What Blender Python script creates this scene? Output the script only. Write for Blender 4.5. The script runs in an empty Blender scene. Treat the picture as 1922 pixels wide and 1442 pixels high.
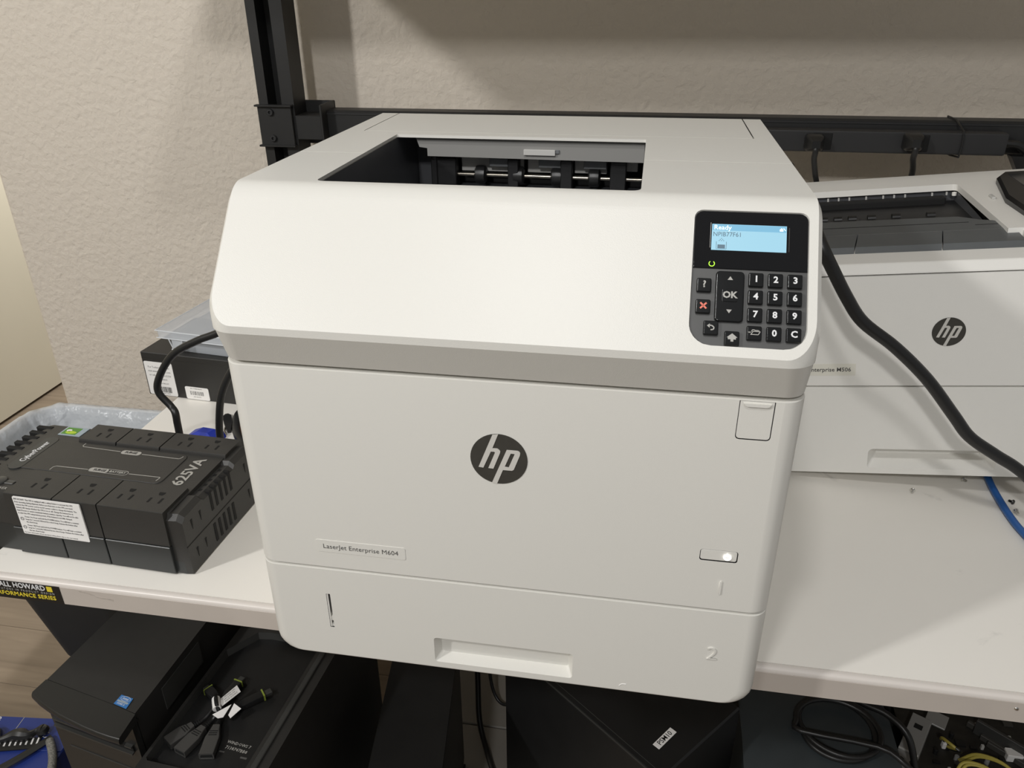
import bpy, bmesh, math, random
from mathutils import Matrix, Vector, Euler
random.seed(7)
C = bpy.context.scene.collection
S = bpy.context.scene
PI = math.pi
R = math.radians

# ------------------------------------------------------------------ camera
cam_d = bpy.data.cameras.new('camera')
cam = bpy.data.objects.new('camera', cam_d)
C.objects.link(cam)
RW = [[0.985882, 0.167272, -0.007487], [0.068958, -0.446364, -0.892191], [-0.15258, 0.879079, -0.451597]]
cam.matrix_world = Matrix(((RW[0][0], -RW[1][0], -RW[2][0], 0.09649),
                           (RW[0][1], -RW[1][1], -RW[2][1], -0.50455),
                           (RW[0][2], -RW[1][2], -RW[2][2], 0.5596),
                           (0, 0, 0, 1)))
cam_d.sensor_fit = 'HORIZONTAL'
cam_d.sensor_width = 36.0
cam_d.lens = 36.0 * 1480.0 / 1922.0
cam_d.clip_start = 0.02
S.camera = cam

# ------------------------------------------------------------------ world, lights, exposure
wd = bpy.data.worlds.new('room_ambient')
S.world = wd
wd.use_nodes = True
bg = wd.node_tree.nodes['Background']
bg.inputs[0].default_value = (1.0, 0.995, 0.988, 1)
bg.inputs[1].default_value = 0.25


def area(name, pos, target, sx, sy, watts, col):
    d = bpy.data.lights.new(name, 'AREA')
    d.shape = 'RECTANGLE'
    d.size = sx
    d.size_y = sy
    d.energy = watts
    d.color = col
    o = bpy.data.objects.new(name, d)
    o.location = pos
    o.rotation_euler = (Vector(target) - Vector(pos)).to_track_quat('-Z', 'Y').to_euler()
    C.objects.link(o)
    return o


WARM = (1.0, 0.99, 0.978)
area('ceiling_lamp_left', (-1.83, -1.37, 1.75), (0, 0.3, 0.2), 0.14, 0.14, 30, WARM)
area('ceiling_lamp_near', (-0.10, -0.76, 1.75), (0, 0.3, 0.2), 0.12, 0.12, 6.8, WARM)
area('ceiling_lamp_back', (-0.20, -2.03, 1.75), (0, 0.3, 0.2), 0.14, 0.14, 21, WARM)
area('hall_fill', (-1.22, 2.20, 0.90), (-1.99, 1.75, 0.1), 0.16, 0.16, 24, WARM)  # unseen fill light, added to brighten the cream left wall
S.view_settings.view_transform = 'Standard'
S.view_settings.look = 'None'
S.view_settings.gamma = 1.0
S.view_settings.use_curve_mapping = False
S.view_settings.exposure = 0.0


# ------------------------------------------------------------------ materials
def lin(c):
    return tuple((v / 12.92 if v <= 0.04045 else ((v + 0.055) / 1.055) ** 2.4) for v in (x / 255.0 for x in c))


def mat(name, rgb, rough=0.5, metal=0.0, spec=0.5, noise=0.0, nscale=20.0, bump=0.0, bscale=200.0, emit=None, estr=1.0, coat=0.0):
    m = bpy.data.materials.new(name)
    m.use_nodes = True
    nt = m.node_tree
    b = nt.nodes['Principled BSDF']
    col = lin(rgb)
    b.inputs['Base Color'].default_value = (*col, 1)
    b.inputs['Roughness'].default_value = rough
    b.inputs['Metallic'].default_value = metal
    b.inputs['Specular IOR Level'].default_value = spec
    if coat:
        b.inputs['Coat Weight'].default_value = coat
        b.inputs['Coat Roughness'].default_value = 0.08
    tc = nt.nodes.new('ShaderNodeTexCoord')
    if noise:
        n = nt.nodes.new('ShaderNodeTexNoise')
        n.inputs['Scale'].default_value = nscale
        n.inputs['Detail'].default_value = 5
        nt.links.new(tc.outputs['Object'], n.inputs['Vector'])
        r = nt.nodes.new('ShaderNodeValToRGB')
        r.color_ramp.elements[0].position = 0.3
        r.color_ramp.elements[1].position = 0.7
        r.color_ramp.elements[0].color = (*[v * (1 - noise) for v in col], 1)
        r.color_ramp.elements[1].color = (*[min(1, v * (1 + noise)) for v in col], 1)
        nt.links.new(n.outputs['Fac'], r.inputs[0])
        nt.links.new(r.outputs[0], b.inputs['Base Color'])
    if bump:
        n2 = nt.nodes.new('ShaderNodeTexNoise')
        n2.inputs['Scale'].default_value = bscale
        n2.inputs['Detail'].default_value = 3
        nt.links.new(tc.outputs['Object'], n2.inputs['Vector'])
        bp = nt.nodes.new('ShaderNodeBump')
        bp.inputs['Strength'].default_value = bump
        bp.inputs['Distance'].default_value = 0.001
        nt.links.new(n2.outputs['Fac'], bp.inputs['Height'])
        nt.links.new(bp.outputs[0], b.inputs['Normal'])
    if emit:
        b.inputs['Emission Color'].default_value = (*lin(emit), 1)
        b.inputs['Emission Strength'].default_value = estr
    return m


def mat_clear(name, rgb, opac, rough=0.2, wrinkle=0.0):
    m = bpy.data.materials.new(name)
    m.use_nodes = True
    nt = m.node_tree
    b = nt.nodes['Principled BSDF']
    b.inputs['Base Color'].default_value = (*lin(rgb), 1)
    b.inputs['Roughness'].default_value = rough
    b.inputs['Alpha'].default_value = opac
    if wrinkle:
        tc = nt.nodes.new('ShaderNodeTexCoord')
        n = nt.nodes.new('ShaderNodeTexNoise')
        n.inputs['Scale'].default_value = 14
        n.inputs['Detail'].default_value = 4
        nt.links.new(tc.outputs['Object'], n.inputs['Vector'])
        bp = nt.nodes.new('ShaderNodeBump')
        bp.inputs['Strength'].default_value = wrinkle
        bp.inputs['Distance'].default_value = 0.02
        nt.links.new(n.outputs['Fac'], bp.inputs['Height'])
        nt.links.new(bp.outputs[0], b.inputs['Normal'])
    return m


def mat_stucco(name, rgb):
    m = mat(name, rgb, rough=0.85, spec=0.2)
    nt = m.node_tree
    b = nt.nodes['Principled BSDF']
    tc = nt.nodes.new('ShaderNodeTexCoord')
    a = nt.nodes.new('ShaderNodeTexNoise')
    a.inputs['Scale'].default_value = 78
    a.inputs['Detail'].default_value = 7
    a.inputs['Roughness'].default_value = 0.55
    a.inputs['Distortion'].default_value = 0.35
    v = nt.nodes.new('ShaderNodeTexVoronoi')
    v.feature = 'SMOOTH_F1'
    v.inputs['Scale'].default_value = 95
    mx = nt.nodes.new('ShaderNodeMath')
    mx.operation = 'MULTIPLY_ADD'
    nt.links.new(tc.outputs['Object'], a.inputs['Vector'])
    nt.links.new(a.outputs['Color'], v.inputs['Vector'])
    nt.links.new(tc.outputs['Object'], v.inputs['Vector'])
    nt.links.new(v.outputs['Distance'], mx.inputs[0])
    mx.inputs[1].default_value = 0.35
    nt.links.new(a.outputs['Fac'], mx.inputs[2])
    bp = nt.nodes.new('ShaderNodeBump')
    bp.inputs['Strength'].default_value = 0.75
    bp.inputs['Distance'].default_value = 0.0042
    nt.links.new(mx.outputs[0], bp.inputs['Height'])
    nt.links.new(bp.outputs[0], b.inputs['Normal'])
    return m


def mat_wood(name):
    m = mat(name, (140, 122, 101), rough=0.55)
    nt = m.node_tree
    b = nt.nodes['Principled BSDF']
    tc = nt.nodes.new('ShaderNodeTexCoord')
    mp = nt.nodes.new('ShaderNodeMapping')
    mp.inputs['Scale'].default_value = (2.2, 26, 26)
    n = nt.nodes.new('ShaderNodeTexNoise')
    n.inputs['Scale'].default_value = 1.6
    n.inputs['Detail'].default_value = 8
    n.inputs['Distortion'].default_value = 0.5
    r = nt.nodes.new('ShaderNodeValToRGB')
    r.color_ramp.elements[0].position = 0.3
    r.color_ramp.elements[1].position = 0.72
    r.color_ramp.elements[0].color = (*lin((124, 109, 91)), 1)
    r.color_ramp.elements[1].color = (*lin((147, 131, 111)), 1)
    nt.links.new(tc.outputs['Object'], mp.inputs[0])
    nt.links.new(mp.outputs[0], n.inputs['Vector'])
    nt.links.new(n.outputs['Fac'], r.inputs[0])
    nt.links.new(r.outputs[0], b.inputs['Base Color'])
    return m


def mat_laminate(name, rgb):
    """pale laminate with scuffs and smudges"""
    m = mat(name, rgb, rough=0.42)
    nt = m.node_tree
    b = nt.nodes['Principled BSDF']
    tc = nt.nodes.new('ShaderNodeTexCoord')
    n = nt.nodes.new('ShaderNodeTexNoise')
    n.inputs['Scale'].default_value = 9
    n.inputs['Detail'].default_value = 9
    n.inputs['Roughness'].default_value = 0.62
    n.inputs['Distortion'].default_value = 1.2
    r = nt.nodes.new('ShaderNodeValToRGB')
    c = lin(rgb)
    r.color_ramp.elements[0].position = 0.24
    r.color_ramp.elements[0].color = (*[v * 0.72 for v in c], 1)
    r.color_ramp.elements[1].position = 0.36
    r.color_ramp.elements[1].color = (*c, 1)
    nt.links.new(tc.outputs['Object'], n.inputs['Vector'])
    nt.links.new(n.outputs['Fac'], r.inputs[0])
    nt.links.new(r.outputs[0], b.inputs['Base Color'])
    return m


WHITE = mat('white_printer_plastic', (219, 217, 210), rough=0.38, bump=0.12, bscale=1400)
WHITE2 = mat('white_office_plastic', (232, 230, 224), rough=0.45, bump=0.1, bscale=1400)
INNER = mat('grey_inner_plastic', (188, 187, 183), rough=0.5)
BLACKP = mat('black_bin_plastic', (80, 81, 84), rough=0.32, noise=0.1, nscale=9)
BLACKG = mat('black_gloss', (14, 14, 16), rough=0.05)
BLACKK = mat('black_key_rubber', (17, 18, 19), rough=0.16)
PANELG = mat('charcoal_keypad', (74, 74, 73), rough=0.45, noise=0.06, nscale=60)
DARK = mat('dark_mechanism', (20, 20, 21), rough=0.45)
STEEL = mat('steel', (176, 170, 158), rough=0.28, metal=1.0)
CHROME = mat('bright_metal', (215, 213, 208), rough=0.18, metal=1.0)
LOGO = mat('logo_dark', (62, 60, 55), rough=0.4, noise=0.08, nscale=120)
LOGOL = mat('logo_letters', (203, 200, 193), rough=0.4)
INK = mat('ink_grey', (82, 81, 79), rough=0.5)
INKB = mat('ink_black', (38, 37, 36), rough=0.6)
INKW = mat('ink_white', (222, 222, 222), rough=0.5)
INKS = mat('ink_silver', (168, 166, 160), rough=0.4)
INKR = mat('ink_red', (226, 120, 100), rough=0.5)
INKY = mat('ink_yellow', (226, 205, 60), rough=0.5)
PAPER = mat('label_paper', (232, 230, 227), rough=0.6, noise=0.03, nscale=40)
LCD = mat('lcd_screen', (70, 96, 108), rough=0.3, emit=(172, 222, 242), estr=0.78)
LCDH = mat('lcd_header', (60, 86, 100), rough=0.3, emit=(134, 199, 231), estr=0.75)
LCDI = mat('lcd_ink', (60, 70, 76), rough=0.4, emit=(96, 130, 150), estr=0.55)
LCDW = mat('lcd_white', (225, 240, 245), rough=0.4, emit=(206, 233, 245), estr=0.8)
GREEN_L = mat('green_led', (160, 240, 40), rough=0.4, emit=(170, 245, 50), estr=1.0)
WHITE_L = mat('white_led', (255, 255, 255), rough=0.4, emit=(255, 255, 255), estr=1.4)
STUCCO = mat_stucco('stucco_wall', (216, 207, 194))
CREAM = mat('cream_paint', (203, 195, 174), rough=0.6, noise=0.02, nscale=3)
WOOD = mat_wood('vinyl_wood')
JOINT = mat('floor_joint', (98, 86, 71), rough=0.8)
LAM = mat_laminate('bench_laminate', (238, 234, 226))
LAME = mat('bench_edge', (190, 181, 172), rough=0.5, noise=0.04, nscale=14)
LAMN = mat('bench_nosing', (214, 207, 200), rough=0.34)
SHELFM = mat('lower_shelf_laminate', (132, 128, 121), rough=0.6, noise=0.05, nscale=8)  # pale laminate darkened to mid grey, standing in for shadow under the bench
BLKM = mat('black_powder_coat', (30, 30, 30), rough=0.5, noise=0.08, nscale=90)
BLKM2 = mat('black_strip_metal', (38, 38, 39), rough=0.55)
UPSM = mat('ups_black', (49, 48, 46), rough=0.45, noise=0.06, nscale=25, bump=0.15, bscale=900)
UPSL = mat('ups_lower_black', (46, 48, 48), rough=0.38, noise=0.05, nscale=20)
HOLE = mat('slot_dark', (9, 9, 9), rough=0.8)
RUB = mat('rubber_black', (28, 28, 28), rough=0.38)
BOXB = mat('black_cardboard', (40, 39, 37), rough=0.5, noise=0.06, nscale=20)
CLEAR = mat_clear('clear_plastic', (216, 221, 227), 0.48, 0.15)
CLEARE = mat_clear('clear_plastic_edge', (232, 236, 240), 0.72, 0.12)
LINER = mat_clear('bin_liner', (226, 231, 236), 0.62, 0.28, wrinkle=1.0)
BINB = mat('black_waste_bin', (33, 33, 30), rough=0.6, noise=0.06, nscale=40)
BLUE = mat('blue_plastic', (28, 50, 160), rough=0.4)
BLUEC = mat('blue_cardboard', (32, 52, 124), rough=0.5, noise=0.06, nscale=8)
CYANC = mat('blue_cable', (38, 92, 160), rough=0.4)
ORANGE = mat('orange_plastic', (235, 130, 50), rough=0.4)
PCM = mat('pc_black_metal', (41, 40, 38), rough=0.5, noise=0.07, nscale=60)
PCF = mat('pc_front_plastic', (33, 33, 32), rough=0.33)
PCD = mat('pc_dark_panel', (25, 25, 25), rough=0.45, noise=0.1, nscale=30)
PCE = mat('pc_edge_grey', (58, 58, 56), rough=0.4)
CASEG = mat('dark_grey_case', (52, 57, 59), rough=0.42, noise=0.06, nscale=40)
CONN = mat('adapter_black', (66, 65, 63), rough=0.42, bump=0.1, bscale=900)
STKB = mat('sticker_blue', (50, 115, 180), rough=0.3)
STKG = mat('sticker_grey', (150, 165, 175), rough=0.3)
GREENS = mat('sticker_green', (86, 140, 54), rough=0.5)
LIME = mat('sticker_lime', (178, 205, 50), rough=0.5)
GREENB = mat('green_band', (135, 150, 60), rough=0.5)
ALU = mat('bracket_aluminium', (150, 150, 148), rough=0.45, metal=0.3)
PCB = mat('circuit_board', (38, 36, 32), rough=0.5, noise=0.3, nscale=60)
CHIP = mat('chip_grey', (66, 64, 60), rough=0.5)
YEL = mat('yellow_wire', (172, 158, 70), rough=0.5)
GREYF = mat('grey_exit_flap', (84, 87, 88), rough=0.42, noise=0.05, nscale=30)
INNERD = mat('shaded_grey_plastic', (136, 135, 132), rough=0.5)  # inner grey darkened for the bin plate: shade under the lid in the colour
GREYF2 = mat('grey_exit_front', (108, 110, 112), rough=0.4)
CREAMP = mat('cream_nameplate', (224, 221, 209), rough=0.5)


# ------------------------------------------------------------------ helpers
def obj(name, bm, m, parent=None, ang=32, M=None, loc=None):
    if M is not None:
        bmesh.ops.transform(bm, matrix=M, verts=bm.verts)
    bmesh.ops.remove_doubles(bm, verts=bm.verts, dist=1e-6)
    bmesh.ops.recalc_face_normals(bm, faces=bm.faces)
    th = R(ang)
    for f in bm.faces:
        f.smooth = True
    for e in bm.edges:
        if len(e.link_faces) == 2:
            e.smooth = e.calc_face_angle(0) < th
        else:
            e.smooth = False
    me = bpy.data.meshes.new(name)
    bm.to_mesh(me)
    bm.free()
    me.materials.append(m)
    o = bpy.data.objects.new(name, me)
    C.objects.link(o)
    if ang > 15 and len(me.polygons) > 6:
        wn = o.modifiers.new('weighted_normals', 'WEIGHTED_NORMAL')
        wn.mode = 'FACE_AREA'
        wn.weight = 90
        wn.keep_sharp = True
    if parent:
        o.parent = parent
    if loc:
        o.location = loc
    return o


def thing(name, label, cat, loc=(0, 0, 0), rz=0.0, M=None, group=None):
    o = bpy.data.objects.new(name, None)
    o.empty_display_size = 0.05
    C.objects.link(o)
    if M is not None:
        o.matrix_world = M
    else:
        o.location = loc
        o.rotation_euler = (0, 0, rz)
    o['label'] = label
    o['category'] = cat
    if group:
        o['group'] = group
    return o


def tag(o, label, cat, group=None):
    o['label'] = label
    o['category'] = cat
    if group:
        o['group'] = group
    return o


def struct(name, bm, m, **k):
    o = obj(name, bm, m, **k)
    o['kind'] = 'structure'
    return o


def nb():
    return bmesh.new()


def box(bm, x0, x1, y0, y1, z0, z1, bev=0.0, seg=2, M=None):
    r = bmesh.ops.create_cube(bm, size=1)
    vs = r['verts']
    for v in vs:
        v.co = Vector(((x0 + x1) / 2 + v.co.x * (x1 - x0), (y0 + y1) / 2 + v.co.y * (y1 - y0), (z0 + z1) / 2 + v.co.z * (z1 - z0)))
    if bev:
        es = list({e for v in vs for e in v.link_edges})
        g = bmesh.ops.bevel(bm, geom=es, offset=bev, segments=seg, profile=0.5, affect='EDGES')
        vs = list({v for f in g['faces'] for v in f.verts} | {v for v in vs if v.is_valid})
    if M is not None:
        bmesh.ops.transform(bm, matrix=M, verts=[v for v in vs if v.is_valid])
    return bm


def bx(*a, **k):
    return box(nb(), *a, **k)


def loft(bm, rings, cap0=True, cap1=True):
    vr = [[bm.verts.new(p) for p in r] for r in rings]
    n = len(vr[0])
    for i in range(len(vr) - 1):
        for j in range(n):
            k = (j + 1) % n
            try:
                bm.faces.new((vr[i][j], vr[i][k], vr[i + 1][k], vr[i + 1][j]))
            except ValueError:
                pass
    if cap0:
        bm.faces.new(vr[0])
    if cap1:
        bm.faces.new(vr[-1])
    return bm


def prism(pts, f0, f1, bm=None):
    """polygon pts mapped by two functions to bottom and top ring"""
    bm = bm or nb()
    return loft(bm, [[f0(*p) for p in pts], [f1(*p) for p in pts]])


def rrect(x0, x1, y0, y1, r, n=5):
    """rounded rectangle polygon CCW; r may be 4 radii (bl, br, tr, tl)"""
    if not isinstance(r, (tuple, list)):
        r = (r,) * 4
    out = []
    for (cx, cy, a0, rr) in ((x0 + r[0], y0 + r[0], 180, r[0]), (x1 - r[1], y0 + r[1], 270, r[1]),
                             (x1 - r[2], y1 - r[2], 0, r[2]), (x0 + r[3], y1 - r[3], 90, r[3])):
        for k in range(n + 1):
            a = R(a0 + 90.0 * k / n)
            out.append((cx + rr * math.cos(a), cy + rr * math.sin(a)))
    return out


def plate(x0, x1, y0, y1, z0, z1, r, n=5, top=0.0, bm=None):
    """flat rounded plate in xy with optional rounded top edge"""
    bm = bm or nb()
    rings = [[(x, y, z0) for x, y in rrect(x0, x1, y0, y1, r, n)]]
    if top:
        for k in range(4):
            a = R(30 * k)
            ins = top * (1 - math.cos(a))
            rr = max(r - ins, 0.0002) if not isinstance(r, (tuple, list)) else [max(q - ins, 0.0002) for q in r]
            rings.append([(x, y, z1 - top + top * math.sin(a)) for x, y in rrect(x0 + ins, x1 - ins, y0 + ins, y1 - ins, rr, n)])
    else:
        rings.append([(x, y, z1) for x, y in rrect(x0, x1, y0, y1, r, n)])
    return loft(bm, rings)


def smooth_path(pts, sub=6):
    P = [Vector(p) for p in pts]
    P = [P[0] * 2 - P[1]] + P + [P[-1] * 2 - P[-2]]
    out = []
    for i in range(1, len(P) - 2):
        for k in range(sub):
            t = k / sub
            a, b, c, d = P[i - 1], P[i], P[i + 1], P[i + 2]
            out.append(0.5 * ((2 * b) + (-a + c) * t + (2 * a - 5 * b + 4 * c - d) * t * t + (-a + 3 * b - 3 * c + d) * t ** 3))
    out.append(P[-2])
    return out


def tube(pts, r, n=10, sub=6, bm=None, flat=1.0, rfun=None):
    bm = bm or nb()
    P = smooth_path(pts, sub) if sub > 1 else [Vector(p) for p in pts]
    up = Vector((0, 0, 1))
    rings = []
    prev = None
    for i, p in enumerate(P):
        t = (P[min(i + 1, len(P) - 1)] - P[max(i - 1, 0)]).normalized()
        if prev is None:
            s = t.cross(up)
            if s.length < 1e-3:
                s = t.cross(Vector((0, 1, 0)))
        else:
            s = prev - t * prev.dot(t)
        s.normalize()
        prev = s
        u = s.cross(t)
        rr = rfun(i / (len(P) - 1)) if rfun else r
        rings.append([p + s * (rr * math.cos(2 * PI * k / n)) + u * (rr * flat * math.sin(2 * PI * k / n)) for k in range(n)])
    return loft(bm, rings)


def lathe(prof, n=24, bm=None, M=None):
    """prof: (radius, z) pairs"""
    bm = bm or nb()
    rings = [[(max(r, 1e-5) * math.cos(2 * PI * k / n), max(r, 1e-5) * math.sin(2 * PI * k / n), z) for k in range(n)] for r, z in prof]
    if M is not None:
        rings = [[M @ Vector(p) for p in r] for r in rings]
    return loft(bm, rings)


def cyl(p, q, r, n=16, bm=None):
    return tube([p, q], r, n=n, sub=1, bm=bm)


def poly(pts, f0, f1, bm=None):
    return prism(pts, f0, f1, bm)


def hol(x0, x1, b0, b1, r=0.0, n=5):
    """rounded hole in (a,b); r = radius or (bl, br, tr, tl)"""
    if not isinstance(r, (tuple, list)):
        r = (r,) * 4

    def l(b):
        if r[0] and b < b0 + r[0]:
            d = b0 + r[0] - b
            return x0 + r[0] - math.sqrt(max(r[0] ** 2 - d * d, 0))
        if r[3] and b > b1 - r[3]:
            d = b - b1 + r[3]
            return x0 + r[3] - math.sqrt(max(r[3] ** 2 - d * d, 0))
        return x0

    def rt(b):
        if r[1] and b < b0 + r[1]:
            d = b0 + r[1] - b
            return x1 - r[1] + math.sqrt(max(r[1] ** 2 - d * d, 0))
        if r[2] and b > b1 - r[2]:
            d = b - b1 + r[2]
            return x1 - r[2] + math.sqrt(max(r[2] ** 2 - d * d, 0))
        return x1
    bs = {b0, b1}
    for q in (r[0], r[1]):
        for k in range(1, n + 1):
            if q:
                bs.add(b0 + q * (1 - math.cos(R(90 * k / n))))
    for q in (r[2], r[3]):
        for k in range(1, n + 1):
            if q:
                bs.add(b1 - q * (1 - math.cos(R(90 * k / n))))
    return dict(b0=b0, b1=b1, l=l, r=rt, bs=bs, x0=x0, x1=x1)


def uniq(v):
    out = []
    for b in sorted(v):
        if not out or b - out[-1] > 1e-6:
            out.append(b)
    return out


def holed(bm, f, outl, holes=(), extra=()):
    """surface f(a,b) inside outl with holes cut out"""
    bs = set(outl['bs']) | set(extra)
    for h in holes:
        bs |= h['bs']
    bs = uniq(b for b in bs if outl['b0'] - 1e-9 <= b <= outl['b1'] + 1e-9)
    for b0, b1 in zip(bs, bs[1:]):
        mid = (b0 + b1) / 2
        act = sorted([h for h in holes if h['b0'] < mid < h['b1']], key=lambda h: h['l'](mid))

        def row(b):
            v = [outl['l'](b)]
            for h in act:
                bb = min(max(b, h['b0']), h['b1'])
                v += [h['l'](bb), h['r'](bb)]
            return v + [outl['r'](b)]
        r0, r1 = row(b0), row(b1)
        for j in range(0, len(r0), 2):
            ps = []
            for p in ((r0[j], b0), (r0[j + 1], b0), (r1[j + 1], b1), (r1[j], b1)):
                q = Vector(f(*p))
                if not ps or ((q - ps[-1]).length > 1e-7 and (q - ps[0]).length > 1e-7):
                    ps.append(q)
            if len(ps) >= 3:
                bm.faces.new([bm.verts.new(p) for p in ps])
    return bm


def hloop(h, extra=()):
    bs = uniq(list(h['bs']) + [b for b in extra if h['b0'] < b < h['b1']])
    L = [(h['l'](b), b) for b in bs] + [(h['r'](b), b) for b in reversed(bs)]
    out = []
    for p in L:
        if not out or abs(p[0] - out[-1][0]) + abs(p[1] - out[-1][1]) > 1e-7:
            out.append(p)
    if abs(out[0][0] - out[-1][0]) + abs(out[0][1] - out[-1][1]) < 1e-7:
        out.pop()
    return out


def wall(bm, loop, f, g, cap=False):
    a = [f(*p) for p in loop]
    b = [g(*p) for p in loop]
    return loft(bm, [a, b], False, cap)


def text(name, s, size, m, parent, M, bold=0.0, align='CENTER', ext=0.0002, sx=1.0, spacing=1.0, line=1.0, res=2):
    cu = bpy.data.curves.new(name, 'FONT')
    cu.body = s
    cu.size = size
    cu.align_x = align
    cu.align_y = 'CENTER'
    cu.extrude = ext
    cu.offset = bold
    cu.space_character = spacing
    cu.space_line = line
    cu.resolution_u = res
    t = bpy.data.objects.new(name, cu)
    C.objects.link(t)
    bpy.context.view_layer.update()
    me = bpy.data.meshes.new_from_object(t.evaluated_get(bpy.context.evaluated_depsgraph_get()))
    bpy.data.objects.remove(t)
    bpy.data.curves.remove(cu)
    me.transform(M @ Matrix.Scale(sx, 4, (1, 0, 0)))
    me.materials.clear()
    me.materials.append(m)
    me.name = name
    o = bpy.data.objects.new(name, me)
    C.objects.link(o)
    o.parent = parent
    return o


def basis(o, x, y):
    """matrix with local x,y along given dirs"""
    x = Vector(x).normalized()
    y = Vector(y)
    z = x.cross(y).normalized()
    y = z.cross(x)
    return Matrix(((x.x, y.x, z.x, o[0]), (x.y, y.y, z.y, o[1]), (x.z, y.z, z.z, o[2]), (0, 0, 0, 1)))


def front(x, z, y=0.0):
    """plane facing -y: local x right, local y up"""
    return basis((x, y, z), (1, 0, 0), (0, 0, 1))


FLOOR = -0.75

# ------------------------------------------------------------------ setting
bm = nb()
wp = [(2.7, 0.895), (2.7, 1.055), (-1.187, 1.055), (-1.187, 0.907)] + [(-1.187 + 0.012 * (1 - math.cos(R(a))), 0.907 - 0.012 * math.sin(R(a))) for a in (22, 45, 68, 90)]
prism(wp, lambda x, y: (x, y, FLOOR), lambda x, y: (x, y, 1.75), bm)
struct('wall_back', bm, STUCCO)
struct('wall_left', bx(-2.10, -1.99, -3.0, 5.0, FLOOR + 0.012, 1.75), CREAM)
floor = struct('floor', bx(-2.6, 2.7, -3.2, 5.0, FLOOR - 0.06, FLOOR - 0.004), JOINT)
nt = WOOD.node_tree
oi = nt.nodes.new('ShaderNodeObjectInfo')
vm = nt.nodes.new('ShaderNodeVectorMath')
vm.operation = 'MULTIPLY'
vm.inputs[1].default_value = (37.0, 53.0, 0.0)
nt.links.new(oi.outputs['Random'], vm.inputs[0])
nt.links.new(vm.outputs[0], nt.nodes['Mapping'].inputs['Location'])
pl = obj('plank', bx(0, 1.1992, 0, 0.1492, -0.006, 0.0, 0.0006, 1), WOOD, floor, loc=(-2.6, -1.0, FLOOR))
for i in range(30):
    for j in range(4):
        if i == 0 and j == 0:
            continue
        q = pl.copy()
        C.objects.link(q)
        q.parent = floor
        q.location = (-3.0 + (0.4 if i % 3 == 0 else (0 if i % 3 == 1 else -0.33)) + 1.2 * j, -1.0 + 0.15 * i, FLOOR)

# ------------------------------------------------------------------ workbench
wb = thing('workbench', 'long workbench with white laminate top and black steel back posts against the wall', 'workbench', (0.3, 0.42, FLOOR))
WB = Matrix.Translation((-0.3, -0.42, -FLOOR))     # scene coordinates -> bench coordinates


def wob(name, b, m, par=wb, **k):
    return obj(name, b, m, par, M=k.pop('MM', WB), **k)


WBK = WB @ Matrix.Translation((-0.0141, 0.030, -0.0047))
XL, XR, YF, YB = -0.592, 1.35, 0.0527, 0.848
wob('tabletop', bx(XL + 0.002, XR, YF + 0.0075, YB, -0.027, 0.0), LAM)
bm = nb()
prof = [(YF + 0.0068, -0.0002), (YF + 0.004, 0.0), (YF + 0.0015, -0.0008), (YF + 0.0003, -0.0025), (YF, -0.005), (YF + 0.0068, -0.005)]
prism(prof, lambda y, z: (XL, y, z), lambda y, z: (XR, y, z), bm)
wob('edge_nosing', bm, LAMN, ang=60)
wob('front_edge', bx(XL, XR, YF, YF + 0.0072, -0.0293, -0.0052, 0.0006, 1), LAME)
wob('edge_screw', lathe([(0, 0.0012), (0.0014, 0.0008), (0.002, 0), (0.002, -0.003)], 12, M=basis((0.4485, YF, -0.0129), (1, 0, 0), (0, 0, 1))), CHROME)
# edge scuffs are worn spots in the laminate
SCUFF = mat('scuff_mark', (176, 167, 158), 0.7, noise=0.15, nscale=300)
for pts in ([(-0.468, -0.0068), (-0.460, -0.0078), (-0.452, -0.0086), (-0.447, -0.0112), (-0.452, -0.0118), (-0.458, -0.0098), (-0.465, -0.0088)],
            [(-0.449, -0.0120), (-0.440, -0.0130), (-0.430, -0.0128), (-0.4275, -0.0140), (-0.428, -0.0165), (-0.434, -0.0150), (-0.442, -0.0148), (-0.448, -0.0136)]):
    bm = nb()
    prism(pts, lambda x, z: (x, YF - 0.00015, z), lambda x, z: (x, YF + 0.0002, z), bm)
    wob('scuff', bm, SCUFF)
for (x0, x1) in ((-0.5345, -0.4732), (1.20, 1.2613)):
    bm = nb()
    prism([(x0, 0.800), (x0, 0.752), (x0 + 0.016, 0.752), (x0 + 0.016, 0.785), (x0 + 0.040, 0.785), (x0 + 0.040, 0.752), (x1, 0.752), (x1, 0.800)],
          lambda x, y: (x, y, FLOOR + 0.001), lambda x, y: (x, y, 1.0), bm)
    wob('post', bm, BLKM, MM=WBK)
# bracket: front plate with top and bottom lips, stub and end plate
bm = nb()
box(bm, -0.5362, -0.4770, 0.746, 0.7515, 0.3265, 0.3895, 0.0008, 1)
box(bm, -0.5385, -0.4745, 0.740, 0.7515, 0.3885, 0.3915, 0.0005, 1)
box(bm, -0.5385, -0.4745, 0.740, 0.7515, 0.3245, 0.3275, 0.0005, 1)
br = wob('bracket', bm, BLKM, MM=WBK)
for z in (0.3795, 0.3380):
    m4 = basis((-0.5135, 0.7462, z), (1, 0, 0), (0, 0, 1))
    wob('bolt', lathe([(0.0026, 0.0012), (0.0026, 0.0042), (0.0046, 0.0042), (0.0056, 0.003), (0.0056, 0.0), (0.0, 0.0)], 18, M=m4), BLKM2, br, MM=WBK)
bm = nb()
box(bm, -0.4745, -0.4270, 0.752, 0.800, 0.3355, 0.3740, 0.001, 1)
wob('rail_stub', bm, BLKM, MM=WBK)
bm = nb()
box(bm, -0.4265, -0.4225, 0.742, 0.805, 0.3215, 0.3925, 0.0008, 1)
box(bm, -0.4790, -0.4225, 0.800, 0.805, 0.3215, 0.3925, 0.0008, 1)
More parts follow.
